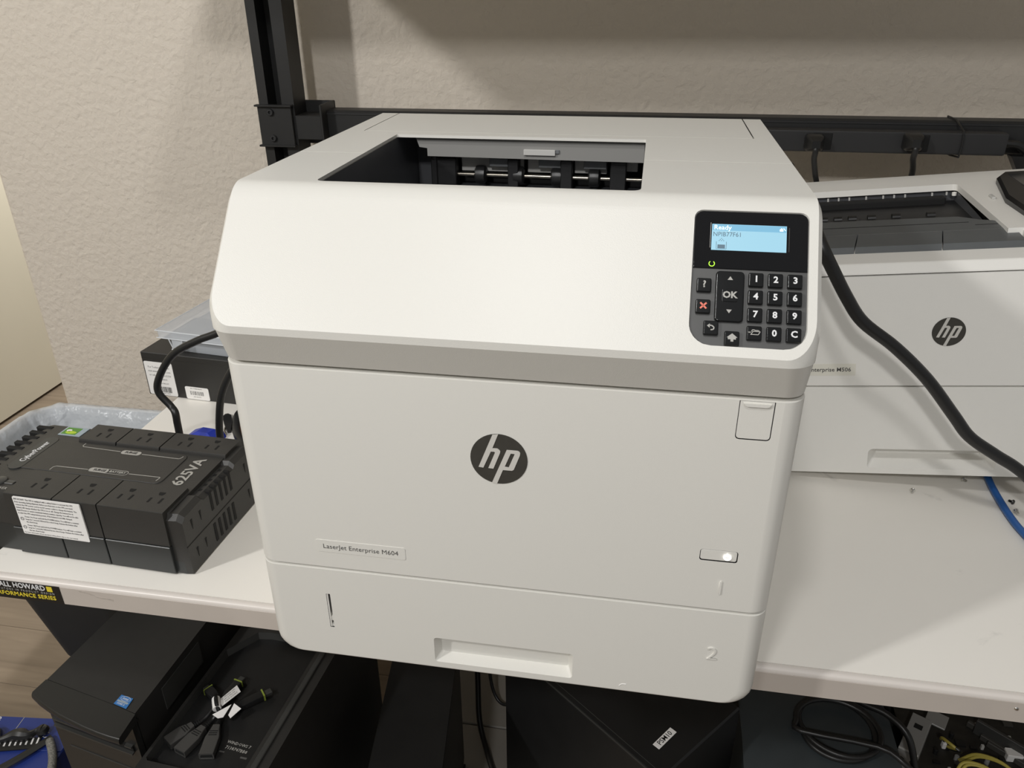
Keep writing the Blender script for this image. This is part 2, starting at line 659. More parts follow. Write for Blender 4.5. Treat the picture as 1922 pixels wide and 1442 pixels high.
wob('rail_flange', bm, BLKM, MM=WBK)
bm = nb()
prism([(0.768, 0.3345), (0.800, 0.3345), (0.800, 0.3815), (0.768, 0.3815), (0.765, 0.3785), (0.765, 0.3375)],
      lambda y, z: (-0.4225, y, z), lambda y, z: (1.20, y, z), bm)
wob('back_rail', bm, BLKM, MM=WBK)
wob('rail_lip', bx(-0.4225, 1.20, 0.7632, 0.7672, 0.3752, 0.3772), BLKM2, MM=WBK)
# overhead shelf (above the picture, its shadow falls on the wall)
wob('upper_shelf', bx(-0.592, 1.35, 0.300, 0.840, 0.725, 0.750, 0.003, 1), LAM)
ls = wob('lower_shelf', bx(-0.288, 1.25, 0.22, 0.500, -0.7, -0.68, 0.002, 1), SHELFM)
wob('lower_shelf', bx(-0.288, 1.25, 0.502, 0.80, -0.7, -0.68, 0.002, 1), SHELFM)
wob('shelf_foot', bx(-0.280, -0.250, 0.25, 0.78, FLOOR + 0.001, -0.7), BLKM)
wob('shelf_foot', bx(1.18, 1.22, 0.25, 0.78, FLOOR + 0.001, -0.7), BLKM)
wob('table_arm', bx(-0.525, -0.485, 0.10, 0.782, -0.060, -0.0275), BLKM)
wob('table_arm', bx(1.21, 1.25, 0.10, 0.782, -0.060, -0.0275), BLKM)
# maker's sticker on the front edge
sk = wob('brand_sticker', bx(-0.591, -0.4886, YF - 0.0005, YF, -0.0288, -0.0050), mat('sticker_black', (22, 21, 21), 0.35))


def wtext(s, x, z, size, m, **k):
    return text('sticker_text', s, size, m, sk, WB @ front(x, z, YF - 0.0006), align='RIGHT', **k)


wtext('KENDALL HOWARD', -0.5057, -0.0096, 0.0094, INKW, sx=0.90, bold=0.00012)
wtext('INNOVATORS IN PRODUCT DESIGN', -0.4963, -0.0160, 0.0036, INKS, spacing=1.42, bold=-0.00004)
wtext('PERFORMANCE SERIES', -0.4962, -0.0219, 0.0074, INKY, sx=1.0, spacing=1.06, bold=0.0001)
bm = nb()
for k in range(4):
    box(bm, -0.5040, -0.4975, YF - 0.0008, YF - 0.0004, -0.0078 - k * 0.00175, -0.0064 - k * 0.00175)
wob('sticker_mark', bm, INKY, sk)


# ------------------------------------------------------------------ the big white printer in front
P = thing('laser_printer', 'large white laser printer with lit screen and keypad, overhanging the bench edge', 'printer', (-0.0018, 0.0, 0.0))
PX = -0.0018
W0 = 0.2173


def plan(w, yf, yb, rf, rb, z, n=7):
    p = []
    for cx, cy, a0, r in ((-w + rf, yf + rf, 180, rf), (w - rf, yf + rf, 270, rf), (w - rb, yb - rb, 0, rb), (-w + rb, yb - rb, 90, rb)):
        for k in range(n + 1):
            a = R(a0 + 90 * k / n)
            p.append((cx + r * math.cos(a), cy + r * math.sin(a), z))
    return p


def front_shell(w, z0, z1, yb, r, rbot, holes, ibot=0.2):
    """drawer front: rounded vertical edges, optional rounded lower corners, holes (a=x, b=z)"""
    bm = nb()
    h0 = hol(-w + r, w - r, z0 + r * ibot, z1 - r * 0.05, (rbot, rbot, 0.0006, 0.0006))
    rings = []
    for k in range(7):
        th = R(15 * k)
        ins = r * (1 - math.sin(th))
        y = r * (1 - math.cos(th))
        h = hol(-w + ins, w - ins, z0 + ins * ibot, z1 - ins * 0.05, (rbot, rbot, 0.0006, 0.0006))
        rings.append([(a, y, b) for a, b in hloop(h)])
    h = hol(-w, w, z0, z1, (rbot, rbot, 0.0006, 0.0006))
    rings.append([(a, yb, b) for a, b in hloop(h)])
    loft(bm, rings, False, True)
    holed(bm, lambda a, b: (a, 0.0, b), h0, holes)
    return bm


def recess(loop_h, d, draft=0.0, f=None, cap=True, lip=0.0):
    """pocket behind a hole in the y=0 plane, lower wall sloped by draft"""
    bm = nb()
    L = hloop(loop_h)
    zc = (loop_h['b0'] + loop_h['b1']) / 2
    xc = (loop_h['l'](zc) + loop_h['r'](zc)) / 2
    loft(bm, [[(a, 0, b) for a, b in L], [(xc + (a - xc) * (1 - draft * 0.25), d, b + (zc - b) * draft * (1 if b < zc else 0.1)) for a, b in L]], False, cap)
    return bm


# body core
bm = nb()
loft(bm, [plan(W0 - 0.0015, 0.010, 0.430, 0.010, 0.012, 0.006), plan(W0 - 0.0015, 0.010, 0.437, 0.010, 0.012, 0.302)])
obj('chassis', bm, WHITE, P)
for sx in (-1, 1):
    for yy in (0.09, 0.40):
        obj('foot', lathe([(0, 0.0005), (0.013, 0.0005), (0.014, 0.006), (0, 0.006)], 16, M=Matrix.Translation((sx * 0.17, yy, 0))), RUB, P)

# drawer
hH = hol(-0.0620, 0.0622, 0.0132, 0.0418, 0.003)
hS = hol(-0.1586, -0.1548, 0.0398, 0.0788, 0.0004, 2)
dr = obj('paper_drawer', front_shell(W0, 0.0035, 0.1072, 0.40, 0.015, 0.0165, [hH, hS]), WHITE, P)
obj('drawer_handle', recess(hH, 0.020, 0.55), WHITE, dr, ang=50)
obj('level_window', recess(hS, 0.012, 0.0), HOLE, dr)
bm = nb()
box(bm, -0.1586, -0.1570, 0.0005, 0.0118, 0.0400, 0.0786)
box(bm, -0.1570, -0.1549, 0.001, 0.0118, 0.0400, 0.0425)
box(bm, -0.1570, -0.1549, 0.001, 0.0118, 0.0470, 0.0510)
prism([(-0.1570, 0.0510), (-0.1549, 0.0510), (-0.1551, 0.0545), (-0.1570, 0.0510)][:3], lambda x, z: (x, 0.001, z), lambda x, z: (x, 0.010, z), bm)
obj('level_indicator', bm, WHITE, dr)
text('drawer_number', '2', 0.0195, WHITE, dr, front(0.1776, 0.0615, -0.0002), bold=-0.0002, ext=0.0008, sx=1.0, res=4)

# front door
hP = hol(0.1578, 0.1866, 0.1580, 0.1688, 0.0020, 3)
hD = hol(0.1718, 0.1962, 0.2690, 0.3002, (0.0028, 0.0028, 0.0003, 0.0003), 3)
fd = obj('front_door', front_shell(W0, 0.1093, 0.3013, 0.02, 0.015, 0.0010, [hP, hD], ibot=0.04), WHITE, P)
obj('button_pocket', recess(hP, 0.003), DARK, fd)
bm = plate(0.15835, 0.18605, 0.15855, 0.16825, -0.003, -0.0003, 0.0018, 4, 0.0005)
pb = obj('power_button', bm, WHITE, fd, M=Matrix(((1, 0, 0, 0), (0, 0, -1, 0), (0, 1, 0, 0), (0, 0, 0, 1))) @ Matrix.Translation((0, 0, -0.0)))
pm = front(0.1787, 0.1632, -0.0006)


def power_icon(bm, r, w, M, n=18):
    pts = []
    for k in range(n + 1):
        a = R(125 + 290 * k / n)
        pts.append((r * math.cos(a), r * math.sin(a)))
    for p, q in zip(pts, pts[1:]):
        s = (r - w) / r
        bm.faces.new([bm.verts.new(M @ Vector((x, y, 0.0002))) for x, y in (p, q, (q[0] * s, q[1] * s), (p[0] * s, p[1] * s))])
    bm.faces.new([bm.verts.new(M @ Vector((x, y, 0.0002))) for x, y in ((-w / 2, r * 0.1), (w / 2, r * 0.1), (w / 2, r * 1.1), (-w / 2, r * 1.1))])
    return bm


obj('power_icon', power_icon(nb(), 0.0030, 0.0014, pm), WHITE_L, fd)
obj('flap_pocket', recess(hD, 0.006), DARK, fd)
bm = nb()
prism(rrect(0.1724, 0.1956, 0.2697, 0.2999, (0.0024, 0.0024, 0.0003, 0.0003)), lambda x, z: (x, 0.005, z), lambda x, z: (x, 0.0003, z), bm)
sf = obj('interface_flap', bm, WHITE, fd)
bm = nb()
prism([(0.1745, 0.2985), (0.1935, 0.2985), (0.1922, 0.2966), (0.1905, 0.2960), (0.1775, 0.2960), (0.1758, 0.2966)], lambda x, z: (x, 0.0003, z), lambda x, z: (x, -0.0012, z), bm)
obj('flap_lip', bm, WHITE, fd)
text('drawer_number', '1', 0.0195, WHITE, fd, front(0.1766, 0.1318, -0.0002), bold=-0.0002, ext=0.0008, res=4)
# name plate
bm = nb()
prism(rrect(-0.1606, -0.0816, 0.1265, 0.1390, 0.0016), lambda x, z: (x, 0.0004, z), lambda x, z: (x, -0.0004, z), bm)
npl = obj('name_plate', bm, WHITE, fd)
text('name_text', 'LaserJet Enterprise M604', 0.0066, INK, fd, front(-0.1211, 0.1326, -0.0005), sx=0.99, bold=-0.00008)
# smudge of dirt under the drawer handle
obj('scratch', tube([(0.1035, -0.0001, 0.0118), (0.106, -0.0001, 0.0142), (0.1095, -0.0001, 0.0144)], 0.00035, 6, 4), PAPER, dr)

HL = dict(
    h=[(-0.206, 0.965), (-0.009, 0.995), (-0.215, 0.43), (-0.04, 0.435), (0.03, 0.385), (0.058, 0.336), (0.049, 0.265), (-0.193, -0.39), (-0.372, -0.381), (-0.126, 0.265), (-0.148, 0.3), (-0.269, 0.296), (-0.547, -0.381), (-0.717, -0.363)],
    A=[(0.283, 0.408), (0.422, 0.278), (0.206, -0.274), (0.143, -0.413), (-0.072, -0.995), (-0.251, -0.965)],
    B=[(0.283, 0.408), (0.659, 0.408), (0.72, 0.38), (0.749, 0.332), (0.561, 0.274), (0.422, 0.278)],
    Cc=[(0.749, 0.332), (0.735, 0.22), (0.525, -0.363), (0.345, -0.291), (0.561, 0.274)],
    D=[(0.525, -0.363), (0.462, -0.413), (0.143, -0.413), (0.206, -0.274), (0.345, -0.291)])


def logo(parent, x, z, r, y, lm=LOGOL):
    bm = nb()
    prism([(x + r * math.cos(2 * PI * k / 48), z + r * math.sin(2 * PI * k / 48)) for k in range(48)],
          lambda a, b: (a, y + 0.0006, b), lambda a, b: (a, y - 0.0004, b), bm)
    lo = obj('logo_disc', bm, LOGO, parent)
    bm = nb()
    for k in HL.values():
        prism([(x + r * a, z + r * b) for a, b in k], lambda a, b: (a, y + 0.0001, b), lambda a, b: (a, y - 0.0008, b), bm)
    obj('logo_letters', bm, lm, parent, ang=10)
    return lo


logo(fd, 0.0, 0.2350, 0.0223, 0.0, LOGOL)

# band under the cover, sloping back to the door
LIPY, LIPZ, TOPZ = -0.0150, 0.3393, 0.4268
YBK = 0.437
bm = nb()
loft(bm, [plan(W0 - 0.003, 0.006, YBK, 0.014, 0.012, 0.3035), plan(W0 - 0.0006, -0.0004, YBK, 0.016, 0.012, 0.3046), plan(W0, -0.0147, YBK, 0.021, 0.012, 0.3333)], True, False)
obj('cover_band', bm, WHITE, P)

# profile of the cover: slope, rounded fold, flat top, rounded back
F0, F1 = Vector((LIPY, LIPZ)), Vector((0.0582, TOPZ))
SD = (F1 - F0).normalized()
SANG = math.atan2(SD.y, SD.x)
rf = 0.024
t = rf * math.tan(SANG / 2)
pf = [F0, F1 - SD * t]
cen = Vector((F1.x + t, TOPZ - rf))
for k in range(1, 9):
    a = SANG * (1 - k / 8)
    pf.append(cen + Vector((-math.sin(a), math.cos(a))) * rf)
pf.append(Vector((YBK - 0.012, TOPZ)))
for k in range(1, 5):
    a = R(20 * k)
    pf.append(Vector((YBK - 0.012 + 0.012 * math.sin(a), TOPZ - 0.012 + 0.012 * math.cos(a))))
PL = [0.0]
for a, b in zip(pf, pf[1:]):
    PL.append(PL[-1] + (b - a).length)


def prof(s):
    if s <= 0:
        return pf[0] + (pf[1] - pf[0]).normalized() * s
    for i in range(len(PL) - 1):
        if s <= PL[i + 1] + 1e-9:
            return pf[i].lerp(pf[i + 1], (s - PL[i]) / (PL[i + 1] - PL[i]))
    return pf[-1]


def s_of_y(y):
    lo, hi = 0.0, PL[-1]
    for _ in range(50):
        m_ = (lo + hi) / 2
        if prof(m_).x < y:
            lo = m_
        else:
            hi = m_
    return lo


CH = 0.0032
WT = W0 - CH
RT = 0.0185


def top_l(s):
    y = prof(s).x
    r = RT
    if y < LIPY + r:
        d = LIPY + r - y
        return -WT + r - math.sqrt(max(r * r - d * d, 0))
    if y > YBK - 0.010:
        d = y - (YBK - 0.010)
        return -WT + 0.010 - math.sqrt(max(1e-4 - d * d, 0))
    return -WT


SP = s_of_y(0.1848)
BH = hol(-0.1535, 0.0936, s_of_y(0.0715), s_of_y(0.2835), (0.006, 0.007, 0.0015, 0.0015), 4)
KH = hol(0.1318, 0.2082, 0.0072, 0.1048, (0.0150, 0.0150, 0.0060, 0.0060), 5)
RH = hol(-0.1945, 0.1955, s_of_y(0.3010), s_of_y(YBK - 0.001), (0.0012, 0.0012, 0.0, 0.0), 2)
corner_s = [s_of_y(LIPY + RT * (1 - math.cos(R(9 * k)))) for k in range(11)]
fmap = lambda a, s: (a, prof(s).x, prof(s).y)


def cover(s0, s1, name, holes):
    ex = sorted(set([s for s in PL + corner_s if s0 < s < s1] + [s0, s1]))
    o = dict(b0=s0, b1=s1, l=top_l, r=lambda s: -top_l(s), bs=set(ex))
    bm = holed(nb(), fmap, o, [dict(h, b0=max(h['b0'], s0), b1=min(h['b1'], s1), bs={min(max(b, s0), s1) for b in h['bs']}) for h in holes if h['b0'] < s1 and h['b1'] > s0])
    # chamfered rim and short skirt following the outline
    oh = dict(o)
    L = hloop(dict(b0=s0, b1=s1, l=top_l, r=lambda s: -top_l(s), bs=set(ex)))
    n = len(L)
    ring = []
    for i, (a, s) in enumerate(L):
        p0, p1 = L[i - 1], L[(i + 1) % n]
        y = prof(s).x
        z = prof(s).y
        if y < LIPY + RT:
            c = Vector((math.copysign(WT - RT, a), LIPY + RT))
            d = Vector((a, y)) - c
            if abs(a) <= WT - RT + 1e-9:
                d = Vector((0, -1))
            d.normalize()
        else:
            d = Vector((math.copysign(1, a), 0))
        ring.append((Vector((a, y, z)), Vector((a + d.x * CH, y - d.y * 0.0003, z - 0.0060)), Vector((a + d.x * CH, y - d.y * 0.0003, max(0.3333, z - 0.05) if y > LIPY + RT else 0.3333))))
    for i in range(n):
        j = (i + 1) % n
        same_s = abs(L[i][1] - L[j][1]) < 1e-9
        if same_s and L[i][1] > 0.001 and abs(L[i][0] - L[j][0]) > 0.05:
            # open seam between the two covers: short lip downwards
            dz = Vector((0, 0, -0.004))
            sg = 1 if ring[j][0].x > ring[i][0].x else -1
            for xa, xb in ((-WT, BH['x0']), (BH['x1'], WT)):
                a = Vector((xa, ring[i][0].y, ring[i][0].z))
                b = Vector((xb, ring[i][0].y, ring[i][0].z))
                bm.faces.new([bm.verts.new(q) for q in (a, b, b + dz, a + dz)])
            continue
        for u in (0, 1):
            a, b, c_, d_ = ring[i][u], ring[j][u], ring[j][u + 1], ring[i][u + 1]
            if (a - d_).length + (b - c_).length < 1e-5:
                continue
            ps = []
            for q in (a, b, c_, d_):
                if all((q - w_).length > 1e-7 for w_ in ps):
                    ps.append(q)
            if len(ps) > 2:
                bm.faces.new([bm.verts.new(q) for q in ps])
    return bm


bm = cover(0.0, SP - 0.0006, 'top_cover', [BH, KH])
# walls of the holes
SN = Vector((0, -SD.y, SD.x))
L = [(a, s) for a, s in hloop(BH, [SP - 0.0006, SP + 0.0006]) if s <= SP - 0.0005]
down = lambda a, s, d=0.0028: tuple(Vector(fmap(a, s)) + Vector((0, 0, -d)))


def strip(bm, L, f, g, closed=False):
    A = [bm.verts.new(f(*p)) for p in L]
    B = [bm.verts.new(g(*p)) for p in L]
    for i in range(len(L) - (0 if closed else 1)):
        j = (i + 1) % len(L)
        bm.faces.new((A[i], A[j], B[j], B[i]))


LL = hloop(BH, [SP])
iR = [p for p in LL if p[1] <= SP + 1e-9]
iB = [p for p in LL if p[1] >= SP - 1e-9]
# order front part so that it runs left-side-top -> front -> right-side-top
fl = sorted([p for p in iR if p[0] < 0], key=lambda p: -p[1]) + sorted([p for p in iR if p[0] >= 0], key=lambda p: p[1])
bl = sorted([p for p in iB if p[0] < 0], key=lambda p: p[1]) + sorted([p for p in iB if p[0] >= 0], key=lambda p: -p[1])
strip(bm, fl, fmap, down)
KL = hloop(KH)
kin = lambda a, s: tuple(Vector(fmap(0.17 + (a - 0.17) * 0.988, 0.056 + (s - 0.056) * 0.988)) - SN * 0.0022)
strip(bm, KL, fmap, kin, True)
tc = obj('top_cover', bm, WHITE, P, ang=28)
bm = cover(SP + 0.0006, PL[-1], 'rear_cover', [BH, RH])
strip(bm, bl, fmap, down)
strip(bm, hloop(RH), fmap, lambda a, s: tuple(Vector(fmap(a, s)) + Vector((0, 0, -0.003))), True)
rc = obj('rear_cover', bm, WHITE, P, ang=28)
bm = nb()
RH2 = hol(-0.1935, 0.1943, RH['b0'] + 0.0009, PL[-1] - 0.0004, (0.0012, 0.0012, 0, 0), 2)
holed(bm, fmap, RH2, [], [s for s in PL if RH2['b0'] < s < RH2['b1']])
strip(bm, hloop(RH2, PL), fmap, lambda a, s: tuple(Vector(fmap(a, s)) + Vector((0, 0, -0.003))), True)
obj('rear_lid', bm, WHITE, P)
bm = bx(-WT + 0.002, WT - 0.002, 0.10, YBK - 0.002, 0.3333, 0.335)
obj('back_panel', bx(-W0 + 0.002, W0 - 0.002, YBK - 0.004, YBK - 0.0005, 0.30, 0.4140), WHITE, P)
bm.free()

# output bin with rollers
ob = obj('output_bin', nb(), BLACKP, P)
bm = nb()
x0, x1 = -0.1530, 0.0932
bin_pts = [(0.0718, 0.4238), (0.0722, 0.4000), (0.2000, 0.3520), (0.330, 0.3340), (0.352, 0.3340), (0.352, 0.4238)]
a = [bm.verts.new((x0, y, z)) for y, z in bin_pts]
b = [bm.verts.new((x1, y, z)) for y, z in bin_pts]
for i in range(len(bin_pts) - 1):
    bm.faces.new((a[i], a[i + 1], b[i + 1], b[i]))
bm.faces.new(a)
bm.faces.new(b)
bm.to_mesh(ob.data)
bm.free()
BT = Matrix.Translation((0.0, 0.0095, -0.0036))
bm = nb()
XB0, XB1 = -0.1245, 0.0928
prism([(XB0 - 0.012, 0.4268), (XB0 - 0.008, 0.4150), (XB0, 0.4140), (XB0, 0.4062), (XB1, 0.4048), (XB1, 0.4268)], lambda x, z: (x, 0.286, z), lambda x, z: (x, 0.290, z), bm)
obj('bin_back_plate', bm, INNERD, ob, M=Matrix.Translation((0, 0.0030, -0.0010)))
obj('sensor_tab', bx(-0.0255, 0.0060, 0.2835, 0.2862, 0.4096, 0.4152, 0.0004, 1), INNER, ob, M=Matrix.Translation((0, 0.0030, -0.0010)))
obj('sensor_tab', bx(0.0060, 0.0100, 0.2845, 0.2862, 0.4115, 0.4152, 0.0004, 1), GREYF2, ob, M=Matrix.Translation((0, 0.0030, -0.0010)))
bm = nb()
box(bm, XB0, XB1, 0.326, 0.330, 0.372, 0.4060)
obj('roller_backing', bm, HOLE, ob, M=BT)
for (xa, xb, za) in ((-0.0955, -0.0300, 0.3955), (-0.0255, 0.0065, 0.3955), (0.0230, 0.0560, 0.3960), (0.0755, 0.0870, 0.3990)):
    obj('white_guide', bx(xa, xb, 0.306, 0.312, za - 0.006, 0.4080, 0.0006, 1), INNER, ob, M=BT)
for (xa, xb) in ((-0.0640, -0.0440), (-0.0130, 0.0170), (0.0330, 0.0560)):
    obj('grey_guide', bx(xa, xb, 0.296, 0.302, 0.3965, 0.4080, 0.0005, 1), GREYF2, ob, M=BT)
sh = obj('roller_shaft', cyl((-0.1240, 0.2985, 0.3880), (0.0928, 0.2985, 0.3868), 0.0021, 14), STEEL, ob, M=BT)
for i, xr in enumerate((-0.0735, -0.0340, 0.0060, 0.0440)):
    m4 = basis((xr, 0.2985, 0.3877), (0, 1, 0), (0, 0, 1))
    obj('roller', lathe([(0.0, -0.0062), (0.0060, -0.0062), (0.0092, -0.0045), (0.0096, 0.0), (0.0092, 0.0045), (0.0060, 0.0062), (0.0, 0.0062)], 20, M=m4), RUB, ob, M=BT)
for xa, xb in ((-0.1180, -0.0980), (-0.0440, -0.0330), (0.0600, 0.0760), (0.0100, 0.0220), (-0.1245, -0.1180)):
    obj('roller_bracket', bx(xa, xb, 0.290, 0.306, 0.374, 0.4055, 0.0008, 1), DARK, ob, M=BT)
obj('lower_bar', bx(-0.1240, 0.0928, 0.300, 0.322, 0.366, 0.3745, 0.002, 2), BLACKP, ob, M=BT)
obj('paper_flag', bx(-0.0195, -0.0155, 0.2835, 0.2855, 0.3660, 0.3790, 0.0004, 1), INKW, ob, M=BT)

# control panel on the slope: local x right, y up the slope, z out
SM = Matrix(((1, 0, 0, 0), (0, SD.x, -SD.y, LIPY), (0, SD.y, SD.x, LIPZ), (0, 0, 0, 1)))
KO = -PX   # keypad x is measured in scene coordinates
cp = obj('control_panel', plate(0.1323, 0.2077, 0.0077, 0.1043, -0.006, -0.0016, (0.0148, 0.0148, 0.0058, 0.0058), 6), PANELG, P, M=SM)
bm = plate(0.1325, 0.2075, 0.0622, 0.1041, -0.0016, -0.0004, (0.0004, 0.0004, 0.0056, 0.0056), 6, 0.0004)
obj('screen_glass', bm, BLACKG, cp, M=SM)
KX = 0.0018
obj('screen', bx(KX + 0.1421, KX + 0.1916, 0.0754, 0.0945, -0.0004, -0.0001), LCD, cp, M=SM)
obj('screen_header', bx(KX + 0.1424, KX + 0.1913, 0.0898, 0.0943, -0.0001, 0.0), LCDH, cp, M=SM)
obj('screen_edge', bx(KX + 0.1411, KX + 0.1414, 0.0770, 0.0955, -0.0004, -0.0002), INKS, cp, M=SM)
obj('screen_edge', bx(KX + 0.1932, KX + 0.1935, 0.0760, 0.0935, -0.0004, -0.0003), CHIP, cp, M=SM)


def ptext(name, s, x, y, size, m, z=0.0, **k):
    return text(name, s, size, m, cp, SM @ Matrix.Translation((KX + x, y, z)), ext=0.00005, **k)


ptext('screen_text', 'Ready', 0.1433, 0.0918, 0.0048, LCDW, 0.0001, align='LEFT', bold=0.00003)
ptext('screen_text', 'NPIB77F61', 0.1428, 0.0868, 0.0046, LCDI, 0.0001, align='LEFT', sx=0.92)
bm = nb()
box(bm, KX + 0.1462, KX + 0.1512, 0.0765, 0.0793, 0.0, 0.0001)
for xx in (0.1452, 0.1519):
    box(bm, KX + xx, KX + xx + 0.0003, 0.0762, 0.0815, 0.0, 0.0001)
box(bm, KX + 0.1455, KX + 0.1519, 0.0760, 0.0762, 0.0, 0.0001)
for xx, yy in ((0.1487, 0.0838), (0.1479, 0.0830), (0.1495, 0.0830), (0.1472, 0.0822), (0.1487, 0.0822), (0.1502, 0.0822)):
    box(bm, KX + xx - 0.0003, KX + xx + 0.0003, yy - 0.0002, yy + 0.0002, 0.0, 0.0001)
obj('toner_icon', bm, LCDI, cp, M=SM)
bm = nb()
prism([(KX + 0.1870, 0.0905), (KX + 0.1893, 0.0905), (KX + 0.1893, 0.0918), (KX + 0.1882, 0.0930), (KX + 0.1870, 0.0918)], lambda x, y: (x, y, 0.0), lambda x, y: (x, y, 0.0001), bm)
prism([(KX + 0.1892, 0.0928), (KX + 0.1896, 0.0930), (KX + 0.1910, 0.0912), (KX + 0.1906, 0.0910)], lambda x, y: (x, y, 0.0), lambda x, y: (x, y, 0.0001), bm)
obj('tool_icon', bm, LCDW, cp, M=SM)
bm = nb()
for k in range(12):
    a0, a1 = R(125 + 290 * k / 12), R(125 + 290 * (k + 1) / 12)
    prism([(KX + 0.1430 + r_ * math.cos(a_), 0.0653 + r_ * math.sin(a_)) for r_, a_ in ((0.0021, a0), (0.0021, a1), (0.0016, a1), (0.0016, a0))], lambda x, y: (x, y, -0.0004), lambda x, y: (x, y, -0.0002), bm)
obj('status_light', bm, GREEN_L, cp, M=SM)

KS = 0.0049


def key(x, y, w=KS, h=KS, z=0.0014):
    x += KX
    return obj('key', plate(x - w, x + w, y - h, y + h, -0.0018, z, 0.0011, 3, 0.0008), BLACKK, cp, M=SM)


cols = (0.1724, 0.1850, 0.1976)
rows = (0.0546, 0.0423, 0.0298, 0.0172)
for r_, rowt in enumerate(('123', '456', '789', ' 0C')):
    for c_, ch in enumerate(rowt):
        key(cols[c_], rows[r_])
        if ch != ' ':
            ptext('key_legend', ch, cols[c_] + 0.0002, rows[r_] + 0.0003, 0.0062, INKW, 0.00145, bold=0.0002)
for x, y in ((0.1385, 0.0493), (0.1385, 0.0341), (0.1443, 0.0193), (0.1582, 0.0128)):
    key(x, y)
ptext('key_legend', '?', 0.1387, 0.0496, 0.0066, INKS, 0.00145, bold=0.0002)
obj('navigation_pad', plate(KX + 0.1461, KX + 0.1650, 0.0242, 0.0600, -0.0018, 0.0012, 0.0028, 4, 0.0010), BLACKK, cp, M=SM)
obj('ok_key', plate(KX + 0.1505, KX + 0.1606, 0.0380, 0.0472, 0.0010, 0.0017, 0.0008, 3, 0.0004), BLACKK, cp, M=SM)
ptext('key_legend', 'OK', 0.1557, 0.0426, 0.0064, INKS, 0.00175, bold=0.00022)
sx_ = KX
up = lambda pts, z=0.00125: prism([(sx_ + x, y) for x, y in pts], lambda x, y: (x, y, z - 0.0001), lambda x, y: (x, y, z + 0.0001), bm)
bm = nb()
up([(0.1538, 0.0535), (0.1574, 0.0535), (0.1556, 0.0561)])
obj('up_arrow', bm, INKS, cp, M=SM)
bm = nb()
up([(0.1538, 0.0325), (0.1574, 0.0325), (0.1556, 0.0299)][::-1])
obj('down_arrow', bm, INKS, cp, M=SM)
bm = nb()
up([(0.1556, 0.0118), (0.1574, 0.0118), (0.1574, 0.0103), (0.1592, 0.0103), (0.1592, 0.0118), (0.1608, 0.0118), (0.1608, 0.0131), (0.1618, 0.0131), (0.1583, 0.0160), (0.1548, 0.0131), (0.1556, 0.0131)][::-1], 0.00145)
obj('home_symbol', bm, INKS, cp, M=SM)
bm = nb()
up([(0.1417, 0.0205), (0.1436, 0.0220), (0.1436, 0.0190)][::-1], 0.00145)
for p, q in (((0.1430, 0.0208), (0.1448, 0.0207)), ((0.1448, 0.0207), (0.1460, 0.0199)), ((0.1460, 0.0199), (0.1464, 0.0190)), ((0.1464, 0.0190), (0.1458, 0.0179)), ((0.1458, 0.0179), (0.1442, 0.0177))):
    d = Vector((q[0] - p[0], q[1] - p[1])).normalized() * 0.0004
    up([(p[0] - d.y, p[1] + d.x), (q[0] - d.y, q[1] + d.x), (q[0] + d.y, q[1] - d.x), (p[0] + d.y, p[1] - d.x)], 0.00145)
obj('return_symbol', bm, INKS, cp, M=SM)
bm = nb()
for p, q in (((0.1700, 0.0160), (0.1750, 0.0160)), ((0.1750, 0.0160), (0.1762, 0.0182)), ((0.1762, 0.0182), (0.1716, 0.0182)), ((0.1716, 0.0182), (0.1704, 0.0162)),
             ((0.1706, 0.0180), (0.1712, 0.0193)), ((0.1712, 0.0193), (0.1725, 0.0193)), ((0.1725, 0.0193), (0.1729, 0.0189)), ((0.1729, 0.0189), (0.1752, 0.0189)), ((0.1752, 0.0189), (0.1756, 0.0182)), ((0.1688, 0.0175), (0.1702, 0.0175))):
    d = Vector((q[0] - p[0], q[1] - p[1])).normalized() * 0.00025
    up([(p[0] - d.y, p[1] + d.x), (q[0] - d.y, q[1] + d.x), (q[0] + d.y, q[1] - d.x), (p[0] + d.y, p[1] - d.x)], 0.00145)
up([(0.1684, 0.0175), (0.1692, 0.0181), (0.1692, 0.0169)][::-1], 0.00145)
obj('folder_symbol', bm, INKS, cp, M=SM)
bm = nb()
for s_ in (1, -1):
    d = Vector((0.0006, 0.0006 * s_))
    n_ = Vector((-d.y, d.x)) * 0.7
    c_ = Vector((KX + 0.1387, 0.0344))
    a_, b_ = c_ - d * 3.4, c_ + d * 3.4
    prism([tuple(a_ + n_), tuple(a_ - n_), tuple(b_ - n_), tuple(b_ + n_)], lambda x, y: (x, y, 0.00135), lambda x, y: (x, y, 0.00155), bm)
obj('cancel_symbol', bm, INKR, cp, M=SM)

# ------------------------------------------------------------------ second printer, tilted, behind on the right
th, ph = -0.0681, 0.1115
M5 = Matrix.Translation((0.2491, 0.3824, 0.004)) @ Matrix.Rotation(th, 4, 'Z') @ Matrix.Rotation(-ph, 4, 'Y')
Q = thing('office_printer', 'white printer at the right edge, tilted, with charcoal exit flap and cream nameplate', 'printer', M=M5)
W5, D5, H5 = 0.418, 0.366, 0.2798
# lower tray with handle pocket
hT = hol(0.1380, 0.2772, 0.0085, 0.0352, (0.0035, 0.0035, 0.0015, 0.0060), 4)


